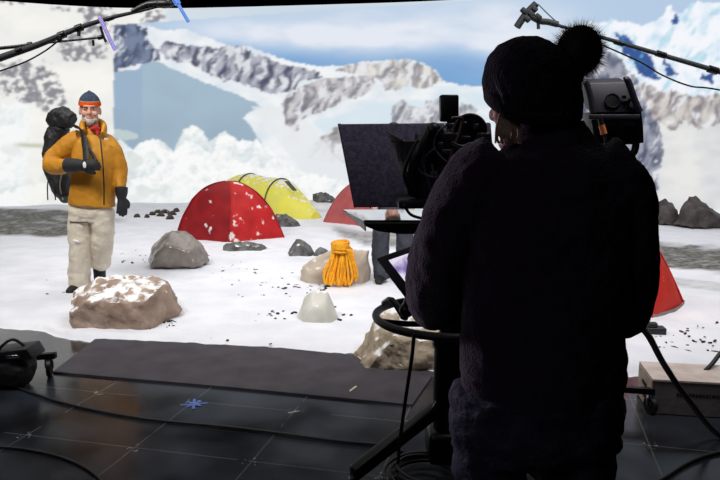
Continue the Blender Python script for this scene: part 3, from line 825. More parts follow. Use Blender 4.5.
# ------------------------------------------------------------------ yellow rope
rg_ = P(340, 284, 6.6)
rope = thing('climbing_rope', 'coiled bright yellow climbing rope hanging over the beige boulder', 'rope', (rg_.x, 6.62, 0.04))
ROPEM = mat('yellow_rope', (250, 184, 24), .7, 0, (236, 150, 14), 40, .5, 220)
bm = B(); rr = random.Random(3)
for k in range(17):
    s = k / 16; tx = lerp(334, 349, s) + rr.uniform(-1.2, 1.2); bx_ = lerp(325, 354, s) + rr.uniform(-1.5, 1.5)
    by = 287 - abs(s - .45) * 8 + rr.uniform(-4, 1); dj = rr.uniform(-.03, .03)
    w = rr.uniform(1.5, 3.0)
    pts = [P(tx, 247, 6.68 + dj), P(lerp(tx, bx_, .35), 259, 6.64 + dj), P(bx_ - w * .5, by - 10, 6.60 + dj), P(bx_ - .2, by, 6.585 + dj), P(bx_ + w, by - 8, 6.60 + dj), P(lerp(tx, bx_, .4) + w, 261, 6.63 + dj), P(tx + 1.5, 248, 6.68 + dj)]
    tube(bm, pts, .0115, 6, 4)
obj('hanging_loops', bm, ROPEM, rope)
bm = B()
for k in range(6):
    c = P(340.5 + rr.uniform(-.6, .6), 242.5 + k * 1.6, 6.68)
    ring(bm, c, .085 + rr.uniform(-.006, .004), .0125, (rr.uniform(-.12, .12), rr.uniform(-.12, .12), 1), 24, 6)
ell(bm, P(340.5, 245, 6.68), (.075, .07, .04))
tube(bm, [P(347, 250, 6.6), P(351, 251.5, 6.58), P(353, 254, 6.58)], .012, 6, 4)
obj('wrapped_top', bm, ROPEM, rope)

# ------------------------------------------------------------------ people
SKIN = mat('skin', (214, 164, 142), .55, 0, (202, 146, 126), 14, .05, 80, .3)
DSKIN = mat('fair_skin', (196, 150, 132), .55, 0, (184, 136, 118), 14, .05, 80, .3)
def R3(yaw, pitch=0.0): return Matrix.Rotation(yaw, 3, 'Z') @ Matrix.Rotation(pitch, 3, 'X')
def head(bm, c, s, M, neck_to=None):
    """skull, jaw, brow, nose, lips, ears; face along -y before M"""
    T = lambda x, y, z: Vector(c) + M @ Vector((x * s, y * s, z * s))
    e = lambda x, y, z, r: ell(bm, T(x, y, z), tuple(v * s for v in r), M, 3)
    e(0, .012, .032, (.076, .094, .088)); e(0, -.022, -.04, (.062, .070, .078)); e(0, -.066, -.098, (.028, .026, .022))
    e(0, -.084, .024, (.050, .014, .011))
    for k in (-1, 1):
        e(.036 * k, -.066, -.03, (.026, .024, .026)); e(.076 * k, .006, -.012, (.010, .021, .032))
        e(.032 * k, -.083, .004, (.016, .010, .010))
    loft(bm, [T(0, -.086, .018), T(0, -.100, -.008), T(0, -.112, -.030), T(0, -.098, -.040)], [.008 * s, .010 * s, .014 * s, .010 * s], 10, 3)
    for k in (-1, 1): e(.012 * k, -.096, -.034, (.009, .010, .008))
    e(0, -.088, -.058, (.023, .012, .006)); e(0, -.087, -.069, (.020, .012, .006))
    if neck_to: loft(bm, [T(0, .02, -.04), T(0, .028, -.10), neck_to], [.052 * s, .054 * s, .068 * s], 16, 4)
    return T
def eyes(T, s, parent, iris=(60, 66, 74)):
    for k in (-1, 1):
        bm = B(); ell(bm, T(.032 * k, -.0855, .002), (.012 * s, .009 * s, .0052 * s)); obj('eye', bm, mat('eye_white', (190, 180, 172), .3), parent)
        bm = B(); ell(bm, T(.032 * k, -.0915, .002), (.0052 * s, .004 * s, .0048 * s)); obj('iris', bm, mat('iris', iris, .3), parent)
        bm = B(); loft(bm, [T(.012 * k, -.097, .015), T(.032 * k, -.099, .020), T(.05 * k, -.088, .015)], [.003 * s, .0045 * s, .002 * s], 8, 3); obj('eyebrow', bm, mat('brow_hair', (112, 92, 80), .9), parent)
def hand(bm, w, d, n, side, curl=.35, s=1.0, fat=1.0, lens=(.072, .082, .076, .06)):
    """w wrist, d pointing along the palm, n the way the palm looks, side = thumb side sign"""
    d = Vector(d).normalized(); n = Vector(n); n = (n - d * n.dot(d)).normalized(); a = d.cross(n) * side
    w = Vector(w)
    loft(bm, [w, w + d * .03 * s, w + d * .07 * s, w + d * .095 * s], [(.024 * s * fat, .019 * s * fat), (.036 * s, .018 * s * fat), (.042 * s, .017 * s * fat), (.038 * s, .013 * s * fat)], 14, 3, ref=tuple(n))
    for i in range(4):
        off = a * (.031 - .0205 * i) * s
        p = w + d * (.088 - abs(i - 1.2) * .004) * s + off; ang = .0; pts = [p - d * .02 * s, p]
        for k, f in enumerate((.44, .32, .24)):
            ang += curl * (1, 1.15, .8)[k] * (1 + .08 * i)
            dirv = d * math.cos(ang) + n * math.sin(ang) + a * (.06 - .04 * i)
            p = p + dirv.normalized() * lens[i] * f * s; pts.append(p)
        loft(bm, pts, [.0098 * s * fat, .0098 * s * fat, .0092 * s * fat, .0086 * s * fat, .0070 * s * fat], 10, 3, ref=tuple(a))
    p0 = w + d * .022 * s + a * .022 * s
    p1 = p0 + (d * .55 + a * .75 + n * .3).normalized() * .042 * s
    p2 = p1 + (d * .8 + a * .25 + n * .45).normalized() * .032 * s
    p3 = p2 + (d * .8 - a * .05 + n * .6).normalized() * .024 * s
    loft(bm, [p0, p1, p2, p3], [.015 * s * fat, .0125 * s * fat, .0105 * s * fat, .008 * s * fat], 10, 3, ref=tuple(n))

# ---- actor in the mustard jacket
D = 6.5
ax, ay, az = G(90, 293)
act = thing('person', 'person in a mustard yellow jacket and striped beanie standing on snow, wearing a backpack', 'person', (ax, D, 0))
A = lambda px, py, dy=0.0: P(px, py, D + dy)
MUST = mat('mustard_shell', (194, 136, 38), .65, 0, (176, 118, 28), 5, .25, 26, .3)
PANT = mat('stone_trousers', (216, 207, 191), .75, 0, (200, 190, 173), 6, .3, 24, .25)
GLOVE = mat('black_glove', (26, 28, 34), .7, 0, (16, 18, 22), 12, .3, 60)
HM = R3(math.radians(18))
bm = B()
HS = 1.17
hc = A(90.0, 109.8, -.02)
T = head(bm, hc, HS, HM, A(93, 135, .02))
# body under the clothes, one continuous skin
loft(bm, [A(93, 132, .02), A(95, 142, .02), A(96, 165, .02), A(93, 185, .02), A(91, 205, .02), A(91, 218, .02)], [(.06, .06), (.18, .10), (.17, .11), (.15, .10), (.16, .11), (.12, .10)], 18, 4)
loft(bm, [A(74, 144), A(55, 160, .01), A(55.5, 165.5, -.06), A(72, 165.8, -.24), A(84, 165, -.3)], [.05, .045, .042, .036, .033], 12, 4)
loft(bm, [A(112, 147, .01), A(118, 160, .01), A(120.5, 173, .0), A(120.3, 190, -.05), A(121.3, 198, -.07)], [.05, .042, .036, .032, .03], 12, 4)
for k, pts in ((-1, [(81, 212, 0), (80, 245, 0), (79, 275, .02), (79, 288, .02)]), (1, [(102, 212, 0), (102, 240, .05), (100.5, 256, .13), (99, 266, .19)])):
    loft(bm, [A(*p) for p in pts], [.085, .060, .048, .036], 12, 4)
obj('body', fuse(bm, .0075, 2), SKIN, act)
eyes(T, HS, act)
# beard
bm = B()
for (x, y, z, r) in ((0, -.078, -.098, (.032, .026, .030)), (.030, -.064, -.084, (.022, .028, .026)), (-.030, -.064, -.084, (.022, .028, .026)), (.052, -.034, -.066, (.010, .022, .028)), (-.052, -.034, -.066, (.010, .022, .028)), (0, -.091, -.048, (.020, .009, .005))):
    ell(bm, T(x, y, z), tuple(v * HS for v in r), HM)
me = fuse(bm, .006, 1); ruffle(me, .006, 60)
obj('beard', me, mat('grey_beard', (208, 196, 186), .95, 0, (164, 140, 128), 40, .6, 160), act)
# beanie of three bands
def cap_band(z0, z1, grow, m, name, parent, c=hc, MM=HM, s=HS, bulge=0.0):
    bm = B(); rows = []
    n = 7
    for i in range(n):
        t = i / (n - 1); z = lerp(z0, z1, t)
        k = math.sqrt(max(.0004, 1 - max(0, (z - .035) / .1045) ** 2.1))
        rows.append([bm.verts.new(Vector(c) + MM @ (Vector((math.cos(a) * (.082 + grow) * k, .010 + math.sin(a) * (.100 + grow) * k, z + .016 * math.sin(a))) * s)) for a in [2 * math.pi * j / 28 for j in range(28)]])
    for r0, r1 in zip(rows, rows[1:]):
        for j in range(28): bm.faces.new((r0[j], r0[(j + 1) % 28], r1[(j + 1) % 28], r1[j]))
    bm.faces.new(rows[-1]); bm.faces.new(list(reversed(rows[0])))
    return obj(name, bm, m, parent)
KN = lambda n, a, b2: mat(n, a, .95, 0, b2, 60, .6, 140, .1)
bt = cap_band(.074, .139, .003, KN('navy_knit', (70, 78, 98), (52, 58, 76)), 'beanie_crown', act)
cap_band(.068, .077, .0036, KN('tan_knit', (168, 150, 110), (140, 120, 90)), 'beanie_stripe', act)
cap_band(.036, .071, .0042, KN('orange_knit', (222, 92, 30), (196, 70, 22)), 'beanie_band', act)
# jacket
bm = B()
loft(bm, [A(93.5, 127.5, .02), A(94, 133, .02), A(95, 138, .02), A(96, 144, .02), A(96.5, 160, .01), A(95, 180, .0), A(92.5, 196, .0), A(92, 205.5, .0)],
     [(.080, .085), (.10, .10), (.148, .12), (.195, .14), (.225, .165), (.215, .165), (.212, .165), (.218, .165)], 24, 4)
loft(bm, [A(82, 139, .03), A(69, 146, .03), A(54, 158, .02), A(52, 165, -.03), A(58, 167, -.12), A(70, 165.5, -.24)], [(.10, .10), (.098, .10), (.088, .09), (.082, .085), (.075, .075), (.062, .062)], 16, 4)
loft(bm, [A(105, 140, .03), A(113, 148, .02), A(119, 160, .01), A(121, 174, .0), A(120.5, 190, -.05)], [(.075, .10), (.074, .095), (.062, .08), (.057, .075), (.05, .062)], 16, 4)
me = fuse(bm, .009, 3); ruffle(me, .012, 6, 2, (1, 1, .7)); ruffle(me, .003, 22, 5)
obj('jacket', me, MUST, act)
bm = B()   # turned-up collar and hood roll
loft(bm, [A(83, 133, -.1), A(83, 126, -.03), A(87, 123, .1), A(98, 123.5, .1), A(104, 128, .0), A(103, 136, -.1)], [(.03, .05), (.035, .055), (.035, .055), (.035, .055), (.03, .055), (.02, .05)], 12, 4, ref=(0, 0, 1))
obj('collar', fuse(bm, .008, 2), MUST, act)
bm = B()
loft(bm, [A(91, 130, -.1), A(95.5, 128, -.11), A(100, 130, -.09)], [(.016, .02), (.022, .025), (.016, .02)], 12, 4, ref=(0, 0, 1)); loft(bm, [A(96, 127.5, -.10), A(98, 135.5, -.125)], [(.024, .018), (.012, .012)], 10, 2)
obj('neck_gaiter', fuse(bm, .007, 2), mat('red_fleece', (196, 34, 34), .9, 0, (160, 24, 26), 30, .3), act)
bm = B(); tube(bm, [A(100, 134, -.135), A(101, 145, -.165), A(103, 165, -.185), A(104, 185, -.178), A(104, 205, -.168)], .007, 6, 5); obj('zipper', bm, mat('dark_zip', (60, 44, 22), .5), act)
bm = B(); slab(bm, [A(104, 138, -.152), A(108.5, 137.5, -.138), A(108.5, 139.5, -.140), A(104, 140, -.156)], Vector((0, .008, 0))); obj('chest_logo', bm, mat('grey_print', (206, 200, 190), .6), act, True)
# gloves
bm = B(); w0 = A(75, 165.5, -.26)
loft(bm, [A(67.5, 165.5, -.23), A(74, 165.5, -.26), A(84, 165.5, -.30)], [(.07, .07), (.066, .06), (.052, .045)], 16, 4)
hand(bm, A(82, 165, -.30), (1, -.1, .02), (0, 1, -.1), -1, .55, 1.15, 1.45)
ell(bm, A(91, 165.5, -.30), (.07, .04, .06))
obj('glove', fuse(bm, .006, 2), GLOVE, act)
bm = B(); ell(bm, A(84.5, 165, -.358), (.016, .008, .030)); obj('glove_badge', bm, mat('white_badge', (226, 226, 226), .6), act)
bm = B()
loft(bm, [A(121.5, 187, -.05), A(121.5, 193, -.06), A(121.5, 199, -.07)], [(.058, .066), (.056, .06), (.04, .04)], 16, 4)
hand(bm, A(121.5, 197, -.07), (.05, -.12, -1), (-.6, .75, -.1), 1, .22, 1.15, 1.4)
obj('glove', fuse(bm, .006, 2), GLOVE, act)
# trousers
bm = B()
loft(bm, [A(91.5, 199, .01), A(91, 206, .01), A(91, 214, .01), A(91, 221, .01)], [(.195, .14), (.205, .145), (.21, .145), (.17, .13)], 22, 4)
loft(bm, [A(81, 210), A(80, 226), A(80, 246), A(79.5, 262, .01), A(79.5, 278, .02), A(79.5, 288, .02)], [(.110, .125), (.112, .125), (.102, .12), (.098, .115), (.102, .115), (.092, .11)], 18, 4)
loft(bm, [A(102, 210), A(103, 226, .02), A(102.5, 245, .06), A(101.5, 256, .12), A(100.5, 263, .15), A(100, 265.5, .16)], [(.108, .12), (.106, .12), (.10, .115), (.092, .11), (.098, .11), (.085, .10)], 18, 4)
me = fuse(bm, .009, 3); ruffle(me, .010, 7, 7, (1, 1, 1.8)); ruffle(me, .003, 24, 1)
obj('trousers', me, PANT, act)
bm = B(); slab(bm, [A(69.5, 221.4, -.128), A(88, 222, -.125), A(88, 223.2, -.125), A(69.5, 222.7, -.128)], Vector((0, .02, 0))); obj('thigh_zipper', bm, mat('dark_seam', (80, 72, 62), .6), act, True)
bm = B(); ell(bm, A(76, 241.2, -.126), (.034, .012, .013), Matrix.Rotation(.3, 3, 'Y')); obj('thigh_logo', bm, mat('white_print', (240, 240, 240), .6), act)
BOOT = mat('black_boot', (28, 28, 30), .6, 0, (18, 18, 20), 10, .3)
for (p0, p1, yaw) in ((A(79.5, 283, .03), Vector((ax - .10, D + .02, .02)), -.15), (A(99, 262, .18), Vector((A(99, 283, .22).x, D + .22, .02)), .3)):
    bm = B(); dirv = Vector((math.sin(yaw), -math.cos(yaw), 0))
    bb = Vector((p0.x, p0.y, .0))
    loft(bm, [p0, bb + Vector((0, 0, .12)), bb + Vector((0, 0, .05))], [(.062, .065), (.058, .065), (.05, .06)], 14, 3)
    loft(bm, [bb - dirv * .07 + Vector((0, 0, .05)), bb + Vector((0, 0, .055)), bb + dirv * .12 + Vector((0, 0, .045)), bb + dirv * .2 + Vector((0, 0, .035))], [(.045, .045), (.05, .055), (.052, .042), (.03, .025)], 14, 4, ref=(0, 0, 1))
    me = fuse(bm, .008, 2)
    for v in me.vertices: v.co.z = max(v.co.z + .012, .028)
    obj('boot', me, BOOT, act)
# backpack
pk = thing('backpack', 'large black mountaineering backpack worn by the person in mustard jacket', 'backpack', tuple(A(60, 195, .3)))
PACK = mat('black_packcloth', (30, 31, 35), .6, 0, (18, 19, 22), 9, .4, 40)
bm = B()
loft(bm, [A(62, 126, .30), A(57, 137, .32), A(55, 152, .34), A(57, 172, .34), A(62, 188, .32), A(68, 199, .28)], [(.08, .10), (.105, .12), (.115, .14), (.11, .14), (.10, .13), (.06, .09)], 20, 4)
me = fuse(bm, .012, 3); ruffle(me, .018, 8, 9); obj('main_bag', me, PACK, pk)
bm = B(); loft(bm, [A(49.5, 125, .3), A(55, 120.5, .28), A(63, 117, .26), A(72.5, 121, .22)], [(.04, .05), (.078, .09), (.092, .11), (.06, .07)], 16, 4, ref=(0, 0, 1)); me = fuse(bm, .012, 2); ruffle(me, .016, 11, 4); obj('lid', me, PACK, pk)
bm = B(); loft(bm, [A(75.5, 127, .06), A(78.5, 127.5, -.06), A(82.5, 134, -.14), A(85.2, 147, -.178), A(86, 160, -.23)], [(.034, .010)] * 5, 10, 5, ref=(0, 1, .9)); obj('shoulder_strap', bm, PACK, pk)
bm = B(); loft(bm, [A(88, 147, -.185), A(93, 155, -.2), A(99.5, 168, -.22)], [(.016, .007)] * 3, 8, 4, ref=(0, 1, 0)); obj('chest_strap', bm, PACK, pk)
for (x0, x1) in ((47.5, 47.8), (54.5, 55.5), (60, 63)):
    bm = B(); tube(bm, [A(x0 + 2, 172, .22), A(x0, 186, .2), A(x1, 200, .2)], .006, 6, 4); obj('hanging_strap', bm, PACK if x0 != 60 else mat('grey_webbing', (150, 150, 150), .8), pk)

# ---- person behind the teleprompter
D2 = 6.9; K = lambda px, py, dy=0.: P(px, py, D2 + dy)
g2 = G(393, 284)
p2 = thing('person', 'person in dark trousers standing on the snow half hidden behind the teleprompter', 'person', (g2.x, D2, 0))
bm = B(); M2 = R3(math.radians(-160))
h2 = K(393, 135); T2 = head(bm, h2, .95, M2, K(393, 152, .0))
loft(bm, [K(393, 150), K(393, 158), K(393, 180), K(393, 205), K(393, 222)], [(.05, .05), (.16, .09), (.15, .10), (.14, .10), (.15, .10)], 16, 4)
for k in (-1, 1):
    loft(bm, [K(393 + 12 * k, 160), K(393 + 20 * k, 188), K(393 + 18 * k, 210, -.12)], [.05, .043, .034], 12, 4)
    hand(bm, K(393 + 18 * k, 209, -.12), (-.2 * k, -.3, -1), (-k, 0, 0), k, .3)
    loft(bm, [K(393 + 10 * k, 218), K(393 + 12 * k, 248), K(393 + 12 * k, 278)], [.08, .055, .045], 12, 4)
obj('body', fuse(bm, .0085, 2), DSKIN, p2)
bm = B(); ell(bm, T2(0, .02, .045), (.083, .098, .086), M2); me = fuse(bm, .01, 1); obj('hair', me, mat('brown_hair', (62, 46, 36), .8, 0, (40, 30, 24), 40, .5), p2)
bm = B()
loft(bm, [K(393, 152), K(393, 158), K(393, 166), K(393, 190), K(393, 219)], [(.07, .07), (.16, .11), (.185, .13), (.18, .13), (.185, .135)], 18, 4)
for k in (-1, 1): loft(bm, [K(393 + 12 * k, 159), K(393 + 20 * k, 188), K(393 + 18.5 * k, 207, -.11)], [.07, .062, .052], 14, 4)
me = fuse(bm, .011, 3); ruffle(me, .01, 9); obj('jacket', me, mat('slate_jacket', (66, 70, 86), .8, 0, (50, 54, 68)), p2)
bm = B()
loft(bm, [K(393, 214), K(393, 221), K(393, 228)], [(.17, .12), (.18, .125), (.15, .11)], 18, 3)
loft(bm, [K(382, 222), K(380.5, 246), K(381, 264), K(382, 278)], [(.092, .10), (.09, .10), (.085, .09), (.08, .09)], 16, 4)
loft(bm, [K(404, 222), K(405, 246), K(405, 264), K(405, 278)], [(.092, .10), (.09, .10), (.085, .09), (.08, .09)], 16, 4)
me = fuse(bm, .010, 2); ruffle(me, .012, 10); obj('trousers', me, mat('charcoal_trousers', (62, 66, 76), .85, 0, (44, 48, 58), 8, .3), p2)
for k in (-1, 1):
    bm = B(); b0 = Vector((K(393 + 12 * k, 280).x, D2, 0))
    loft(bm, [b0 + Vector((0, .09, .07)), b0 + Vector((0, 0, .075)), b0 + Vector((.02 * k, -.12, .065)), b0 + Vector((.03 * k, -.19, .055))], [(.04, .035), (.05, .055), (.05, .04), (.03, .025)], 14, 4, ref=(0, 0, 1))
    loft(bm, [b0 + Vector((0, .03, .14)), b0 + Vector((0, .02, .06))], [.05, .05], 14, 2)
    me = fuse(bm, .009, 2)
    obj('boot', me, BOOT, p2)

# ---- camera operator, seen from behind
D3 = 1.6; O = lambda px, py, dy=0.: P(px, py, D3 + dy)
op = thing('person', 'camera operator seen from behind in dark fleece, jeans and pompom beanie', 'person', (O(540, 300).x, D3, 0))
FLEECE = mat('dark_plum_fleece', (50, 36, 52), .95, 0, (36, 25, 38), 30, .5, 160, .1, sheen=.2)
DENIM = mat('dark_denim', (62, 64, 76), .8, 0, (42, 45, 56), 18, .4, 90, .2)
HATM = mat('dark_knit', (40, 33, 42), .95, 0, (26, 21, 29), 70, .7, 130, .1, sheen=.08)
M3 = R3(math.radians(-131))
bm = B(); h3 = O(536, 101, .0); T3 = head(bm, h3, 1.0, M3, O(545, 150, -.01))
gz = lambda px, z, dy=0.: Vector((O(px, 300).x, D3 + dy, z))
zs = O(0, 165).z; hz = 0.86
loft(bm, [O(546, 148), O(546, 165), O(546, 200), O(545, 260), O(543, 330), O(541, 400), gz(540, hz - .05)], [(.06, .06), (.15, .09), (.19, .11), (.16, .10), (.15, .10), (.17, .11), (.13, .10)], 18, 4)
loft(bm, [O(478, 182), O(446, 300, .06), O(441, 292, .55)], [.055, .046, .034], 12, 4)
loft(bm, [O(612, 182), O(622, 300, .05), O(560, 285, .50)], [.055, .046, .034], 12, 4)
hand(bm, O(441, 292, .54), (0, 1, .1), (1, 0, .1), 1, .5); hand(bm, O(560, 285, .48), (-.5, .8, .0), (-.6, -.3, -.4), -1, .5)
for k in (-1, 1):
    loft(bm, [gz(540 + 38 * k, hz), gz(540 + 42 * k, .50, .02), gz(540 + 42 * k, .10)], [.085, .06, .045], 14, 4)
obj('body', fuse(bm, .0085, 2), DSKIN, op)
eyes(T3, 1.0, op)
bm = B()
for k in range(26):     # fair hair escaping under the hat
    s = k / 25; px = lerp(497, 520, s); r = random.Random(k)
    tube(bm, [O(px + 3, 112, -.06), O(px, 122 + r.uniform(-2, 2), -.07), O(px - 3 + r.uniform(-2, 3), 133, -.07), O(px - 1 + r.uniform(-3, 3), 143, -.06)], .0022, 5, 4)
ell(bm, T3(0, .03, -.02), (.074, .066, .075), M3)
obj('hair', bm, mat('fair_hair', (206, 178, 144), .5, 0, (150, 124, 96), 40), op)
# beanie
bm = B()
loft(bm, [O(541, 127, .0), O(539, 111, .0), O(534, 97, .0), O(532, 82, .0), O(533, 68, .0), O(536, 55, .0), O(539, 45, .0), O(541, 39.5, .0)],
     [(.090, .100), (.100, .110), (.109, .118), (.113, .120), (.108, .116), (.090, .098), (.056, .066), (.014, .02)], 28, 5)
me = fuse(bm, .007, 3)
for v in me.vertices:   # the brim climbs towards the face
    q = to_px(v.co)
    lim = curve([(480, 99), (492, 103), (506, 113), (520, 120), (590, 128)], q[0])
    if q[1] > lim: v.co.z = O(q[0], lim, v.co.y - D3).z
ruffle(me, .0025, 60, 3); obj('beanie', me, HATM, op)
bm = B()
loft(bm, [O(487, 97, .02), O(491, 101, -.06), O(503, 109, -.10), O(521, 117, -.112), O(545, 119, -.112), O(570, 117, -.09), O(580, 112, .0)], [(.007, .014)] * 7, 10, 5, ref=(0, 0, 1)); obj('beanie_brim', bm, HATM, op)
bm = B(); tube(bm, [O(497, 58, -.06), O(493.5, 70, -.065), O(496, 84, -.085), O(501, 95, -.10), O(505, 108, -.105)], .0017, 6, 6); tube(bm, [O(499, 57, -.065), O(496, 70, -.072), O(498, 84, -.09), O(503, 96, -.105)], .0012, 6, 6)
obj('ear_wire', bm, mat('dull_wire', (104, 98, 104), .4, .3), op)
bm = B(); cpm = O(579, 51, -.03); rr = random.Random(11)
ell(bm, cpm, (.050, .05, .056), None, 3)
for k in range(5200):
    v = Vector((rr.gauss(0, 1), rr.gauss(0, 1), rr.gauss(0, 1))).normalized()
    ln = .062 * rr.uniform(.86, 1.12) * (1.0 + .12 * v.z * v.z) * (1 if rr.random() < .93 else 1.14); t1 = v.orthogonal().normalized() * .0006
    dr = Vector((rr.uniform(-.3, .3), rr.uniform(-.3, .3), rr.uniform(-.3, .1))) * .02
    a, b2, c2 = cpm + v * .03 + t1, cpm + v * .03 - t1, cpm + v * ln + dr
    t2 = v.cross(t1).normalized() * .0006
    bm.faces.new([bm.verts.new(q) for q in (a, b2, c2)])
    bm.faces.new([bm.verts.new(q) for q in (cpm + v * .03 + t2, cpm + v * .03 - t2, c2)])
obj('pompom', bm, mat('black_fur', (22, 18, 20), .8, 0, (14, 11, 13), 40), op)
# fleece jacket: torso, arms, collar grown together
bm = B()
loft(bm, [O(546, 128, .0), O(547, 138, .0), O(548, 148, .0), O(548, 160, .0), O(548, 178, .0), O(547, 210, .0), O(546, 255, .0), O(544, 305, .0), O(542, 350, .0), O(541, 385, .0), O(540, 405, .0)],
     [(.088, .085), (.100, .092), (.118, .095), (.185, .11), (.215, .125), (.215, .135), (.200, .135), (.192, .135), (.196, .14), (.196, .14), (.190, .135)], 28, 4)
loft(bm, [O(500, 166, .0), O(478, 180, .0), O(462, 205, .01), O(447, 240, .03), O(439, 272, .05), O(438, 298, .09), O(438, 297, .20), O(441, 292, .50)], [(.085, .09), (.085, .095), (.082, .095), (.084, .095), (.084, .09), (.080, .08), (.07, .07), (.046, .046)], 20, 4)
loft(bm, [O(590, 162, .0), O(608, 180, .0), O(622, 205, .01), O(624, 245, .02), O(623, 285, .04), O(617, 308, .09), O(605, 300, .2), O(560, 285, .46)], [(.085, .09), (.082, .095), (.080, .095), (.078, .09), (.078, .09), (.076, .08), (.068, .07), (.046, .046)], 20, 4)
me = fuse(bm, .009, 4); ruffle(me, .010, 7, 8, (1, 1, .8)); ruffle(me, .003, 40, 1)
obj('jacket', me, FLEECE, op)
bm = B()
for i in range(25):
    pass
rowsA = []
for py, gx in ((121, .080), (128, .088), (140, .094), (150, .094)):
    c = O(548, py, -.005); rowsA.append([c + Vector((math.cos(a) * gx, math.sin(a) * gx * .98, 0)) for a in [2 * math.pi * j / 32 for j in range(32)]])
vsA = [[bm.verts.new(p) for p in r] for r in rowsA]; vsB = [[bm.verts.new(lerp(1, 1, 1) * p + (Vector((sum(q.x for q in r) / 32, sum(q.y for q in r) / 32, p.z)) - p) * .12) for p in r] for r in rowsA]
for v2 in (vsA, vsB):
    for r0, r1 in zip(v2, v2[1:]):
        for j in range(32): bm.faces.new((r0[j], r0[(j + 1) % 32], r1[(j + 1) % 32], r1[j]))
for j in range(32): bm.faces.new((vsA[0][j], vsA[0][(j + 1) % 32], vsB[0][(j + 1) % 32], vsB[0][j])); bm.faces.new((vsA[-1][j], vsA[-1][(j + 1) % 32], vsB[-1][(j + 1) % 32], vsB[-1][j]))
obj('collar', bm, FLEECE, op)
# jeans and boots
bm = B()
loft(bm, [O(541, 378, .0), O(539, 410, .0), O(538, 440, .0), gz(538, hz), gz(538, hz - .07)], [(.172, .125), (.190, .135), (.208, .145), (.210, .145), (.17, .13)], 26, 4)
for k in (-1, 1):
    loft(bm, [gz(538 + 42 * k, hz + .02), gz(540 + 44 * k, .66, .01), gz(540 + 43 * k, .48, .02), gz(540 + 42 * k, .28), gz(540 + 42 * k, .09)], [(.105, .125), (.092, .105), (.075, .085), (.070, .08), (.062, .07)], 18, 4)
me = fuse(bm, .009, 2); ruffle(me, .010, 11, 4, (1, 1, 1.8)); obj('jeans', me, DENIM, op)
for k in (-1, 1):
    b0 = gz(540 + 42 * k, 0); bm = B()
    loft(bm, [b0 + Vector((0, -.08, .045)), b0 + Vector((0, 0, .055)), b0 + Vector((.02 * k, .13, .045)), b0 + Vector((.03 * k, .19, .03))], [(.04, .035), (.05, .055), (.05, .04), (.03, .025)], 14, 4, ref=(0, 0, 1))
    loft(bm, [b0 + Vector((0, 0, .15)), b0 + Vector((0, 0, .06))], [.055, .05], 14, 2)
    me = fuse(bm, .009, 2)
    for v in me.vertices: v.co.z = max(v.co.z, .004)
    obj('boot', me, BOOT, op)

# ------------------------------------------------------------------ camera pedestal
pc = P(452, 316, 2.85); PX, PY = pc.x, 2.85
ped = thing('camera_pedestal', 'black studio camera pedestal with steering ring and spread legs beside the operator', 'pedestal', (PX, PY, 0))
bm = B(); cyl(bm, (PX, PY, .10), (PX, PY, .62), .075); cyl(bm, (PX, PY, .62), (PX, PY, 1.02), .055); cyl(bm, (PX, PY, .60), (PX, PY, .64), .085)
obj('column', bm, BLACKM, ped)
bm = B(); cyl(bm, (PX, PY, 1.0), (PX, PY, 1.10), .08, 24, .06); box(bm, (PX, PY, 1.13), (.16, .2, .05), None, .01); obj('fluid_head', bm, BLACKM, ped)
bm = B(); ring(bm, (PX, PY, pc.z), .328, .017, (0, 0, 1), 64, 10); rg2 = obj('steering_ring', bm, RUBBER, ped)
for a in (100, 196, 310):
    e = Vector((math.cos(math.radians(a)), math.sin(math.radians(a)), 0))
    bm = B(); tube(bm, [Vector((PX, PY, pc.z - .03)) + e * .05, Vector((PX, PY, pc.z - .02)) + e * .2, Vector((PX, PY, pc.z)) + e * .325], .013, 8, 3); obj('spoke', bm, BLACKM, rg2)
lt, lb = P(440, 420, 2.85), G(352, 487, .05)
d0 = (Vector((lb.x, lb.y, 0)) - Vector((PX, PY, 0)))
for a in (0, 120, 240):
    e = Matrix.Rotation(math.radians(a), 3, 'Z') @ d0
    p0 = Vector((PX, PY, .30)) + e * .12; p1 = Vector((PX, PY, .075)) + e
    s = e.normalized().cross(Vector((0, 0, 1))) * .028
    bm = B(); slab(bm, [p0 - s, p1 - s, p1 + s, p0 + s], Vector((0, 0, .06)), .006); obj('leg', bm, BLACKM, ped)
    caster(ped, Vector((p1.x, p1.y, .09)), Vector((p1.x, p1.y, 0)), .04)
bm = B(); box(bm, (PX, PY, .16), (.2, .2, .14), None, .02); obj('base_hub', bm, BLACKM, ped)
bm = B(); cyl(bm, P(434, 413, 2.80), P(440, 404, 2.80), .022); obj('leg_lock', bm, BLACKM, ped)
# coiled cables at its foot
bm = B(); rr = random.Random(5)
for k in range(7):
    c = G(424, 470, .012 + .012 * k); ring(bm, c + Vector((rr.uniform(-.015, .015), rr.uniform(-.015, .015), 0)), .14 + rr.uniform(-.03, .03), .007, (rr.uniform(-.1, .1), rr.uniform(-.1, .1), 1), 40, 6)
tag(obj('cable_coil', bm, RUBBER), 'coil of black cable on the floor at the pedestal foot', 'cable')

